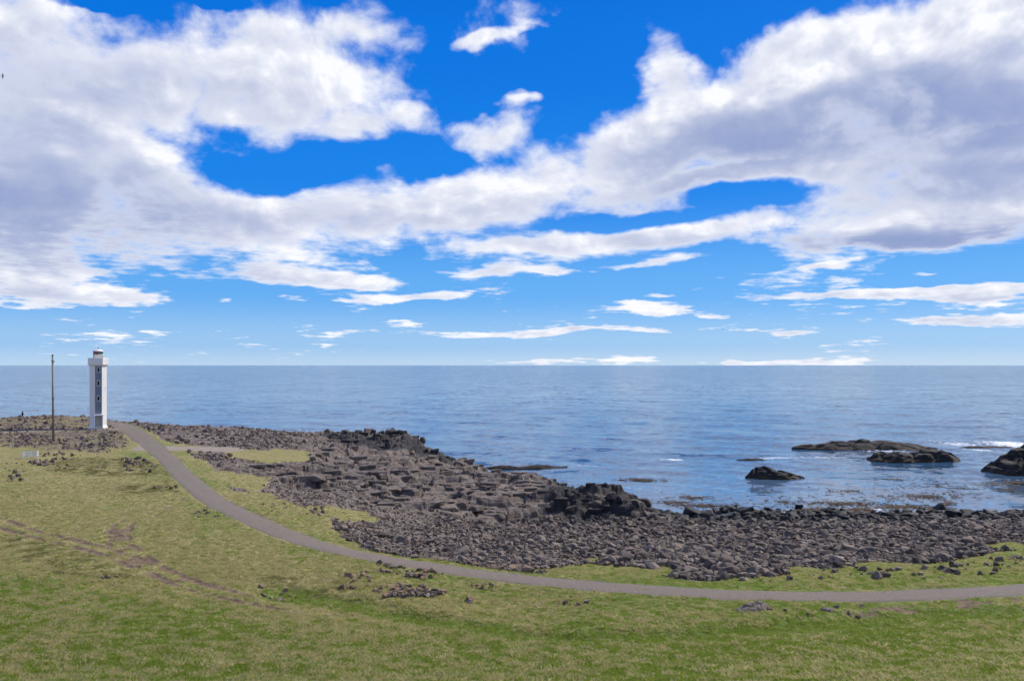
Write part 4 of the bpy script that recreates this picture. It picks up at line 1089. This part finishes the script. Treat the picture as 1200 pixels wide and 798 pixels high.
def grass_mat(name, c0, c1):
    m, T, b = new_mat(name)
    oi = T.node('ShaderNodeObjectInfo').outputs['Random']
    n = T.noise(wpos(T), .6, 3, .6)
    c = T.mix(T.math('MULTIPLY_ADD', oi, .5, T.math('MULTIPLY', n, .5)), c0, c1)
    T.put(b.inputs['Base Color'], c)
    b.inputs['Roughness'].default_value = .75; b.inputs['Specular IOR Level'].default_value = .2
    tr = T.node('ShaderNodeBsdfTranslucent'); T.put(tr.inputs[0], c)
    mx = T.node('ShaderNodeMixShader'); mx.inputs[0].default_value = .5
    T.l.new(b.outputs[0], mx.inputs[1]); T.l.new(tr.outputs[0], mx.inputs[2])
    T.l.new(mx.outputs[0], m.node_tree.nodes['Material Output'].inputs[0])
    return m
MG = grass_mat("green_grass", (.165, .235, .030), (.280, .350, .060))
MG2 = grass_mat("fresh_grass", (.215, .280, .040), (.345, .400, .080))
MS = grass_mat("straw_grass", (.370, .330, .130), (.600, .540, .270))
gcol = bpy.data.collections.new('grass_tufts')
for k in range(3): gcol.objects.link(tuft('tuft_a%d' % k, MG, 24, .085, .011, .19, 10 + k))
for k in range(2): gcol.objects.link(tuft('tuft_b%d' % k, MG2, 24, .075, .011, .18, 20 + k))
for k in range(3): gcol.objects.link(tuft('tuft_c%d' % k, MS, 28, .10, .010, .17, 30 + k))
n = 270000
gy = 15.0 + (112.0 - 15.0) * rng.rand(n) ** 1.5; gu = -.76 + 1.52 * rng.rand(n)
gy = gy.astype(np.float32); gx = (gu * gy).astype(np.float32)
gm = masks(gx, gy)
cov = (1 - gm['rock']) * (1 - gm['path']) * (1 - np.clip(gm['dirt'] * 2.2, 0, 1)) * (1 - .9 * gm['gravel']) * (1 - .55 * gm['moss'])
pth = sstep(1.2, 1.55, gm['pathdist'])
ok = rng.rand(n) < cov * np.clip(sstep(112, 36, gy), 0, 1) * pth
gx, gy = gx[ok], gy[ok]; gl = gm['lush'][ok]; gz = height(gx, gy, {k_: v_[ok] for k_, v_ in gm.items()})
pst = np.clip(.17 + .52 * (1 - gl) + 1.1 * fbm(gx * 1.5, gy * 1.2, 3, 601) + .35 * fbm(gx * .2, gy * .16, 2, 611), .03, .92)
pst = pst * (1 - .8 * gm['swale'][ok])
isst = rng.rand(len(gx)) < pst
idx = np.where(isst, 5 + rng.randint(0, 3, len(gx)), rng.randint(0, 5, len(gx))).astype(np.int32)
scl = (.45 + .65 * rng.rand(len(gx))) * np.where(rng.rand(len(gx)) < .06 * isst, 1.45, 1.0) * np.where(isst, 1.05, .95) * (.75 + .25 * sstep(45, 25, gy))
me = bpy.data.meshes.new('grass'); me.vertices.add(len(gx)); me.vertices.foreach_set('co', np.stack([gx, gy, gz], -1).astype(np.float32).ravel())
at = me.attributes.new('idx', 'INT', 'POINT'); at.data.foreach_set('value', idx)
at = me.attributes.new('scl', 'FLOAT', 'POINT'); at.data.foreach_set('value', scl.astype(np.float32))
at = me.attributes.new('rot', 'FLOAT_VECTOR', 'POINT'); at.data.foreach_set('vector', np.stack([rng.normal(0, .08, len(gx)), rng.normal(0, .08, len(gx)), rng.rand(len(gx)) * 6.283], -1).astype(np.float32).ravel())
go = link('grass', me); tag(go, 'short green and straw coloured grass covering the slope', 'grass', kind='stuff')
ng = bpy.data.node_groups.new('grass_scatter', 'GeometryNodeTree')
ng.interface.new_socket('Geometry', in_out='INPUT', socket_type='NodeSocketGeometry'); ng.interface.new_socket('Geometry', in_out='OUTPUT', socket_type='NodeSocketGeometry')
gi = ng.nodes.new('NodeGroupInput'); go_ = ng.nodes.new('NodeGroupOutput')
ci = ng.nodes.new('GeometryNodeCollectionInfo'); ci.inputs['Collection'].default_value = gcol; ci.inputs['Separate Children'].default_value = True; ci.inputs['Reset Children'].default_value = True
ip = ng.nodes.new('GeometryNodeInstanceOnPoints'); ip.inputs['Pick Instance'].default_value = True
def named(nm, dt):
    q = ng.nodes.new('GeometryNodeInputNamedAttribute'); q.data_type = dt; q.inputs['Name'].default_value = nm; return q.outputs['Attribute']
e2r = ng.nodes.new('FunctionNodeEulerToRotation')
ng.links.new(named('rot', 'FLOAT_VECTOR'), e2r.inputs[0])
ng.links.new(gi.outputs[0], ip.inputs['Points']); ng.links.new(ci.outputs[0], ip.inputs['Instance']); ng.links.new(named('idx', 'INT'), ip.inputs['Instance Index'])
ng.links.new(e2r.outputs[0], ip.inputs['Rotation']); ng.links.new(named('scl', 'FLOAT'), ip.inputs['Scale']); ng.links.new(ip.outputs[0], go_.inputs[0])
go.modifiers.new('scatter', 'NODES').node_group = ng
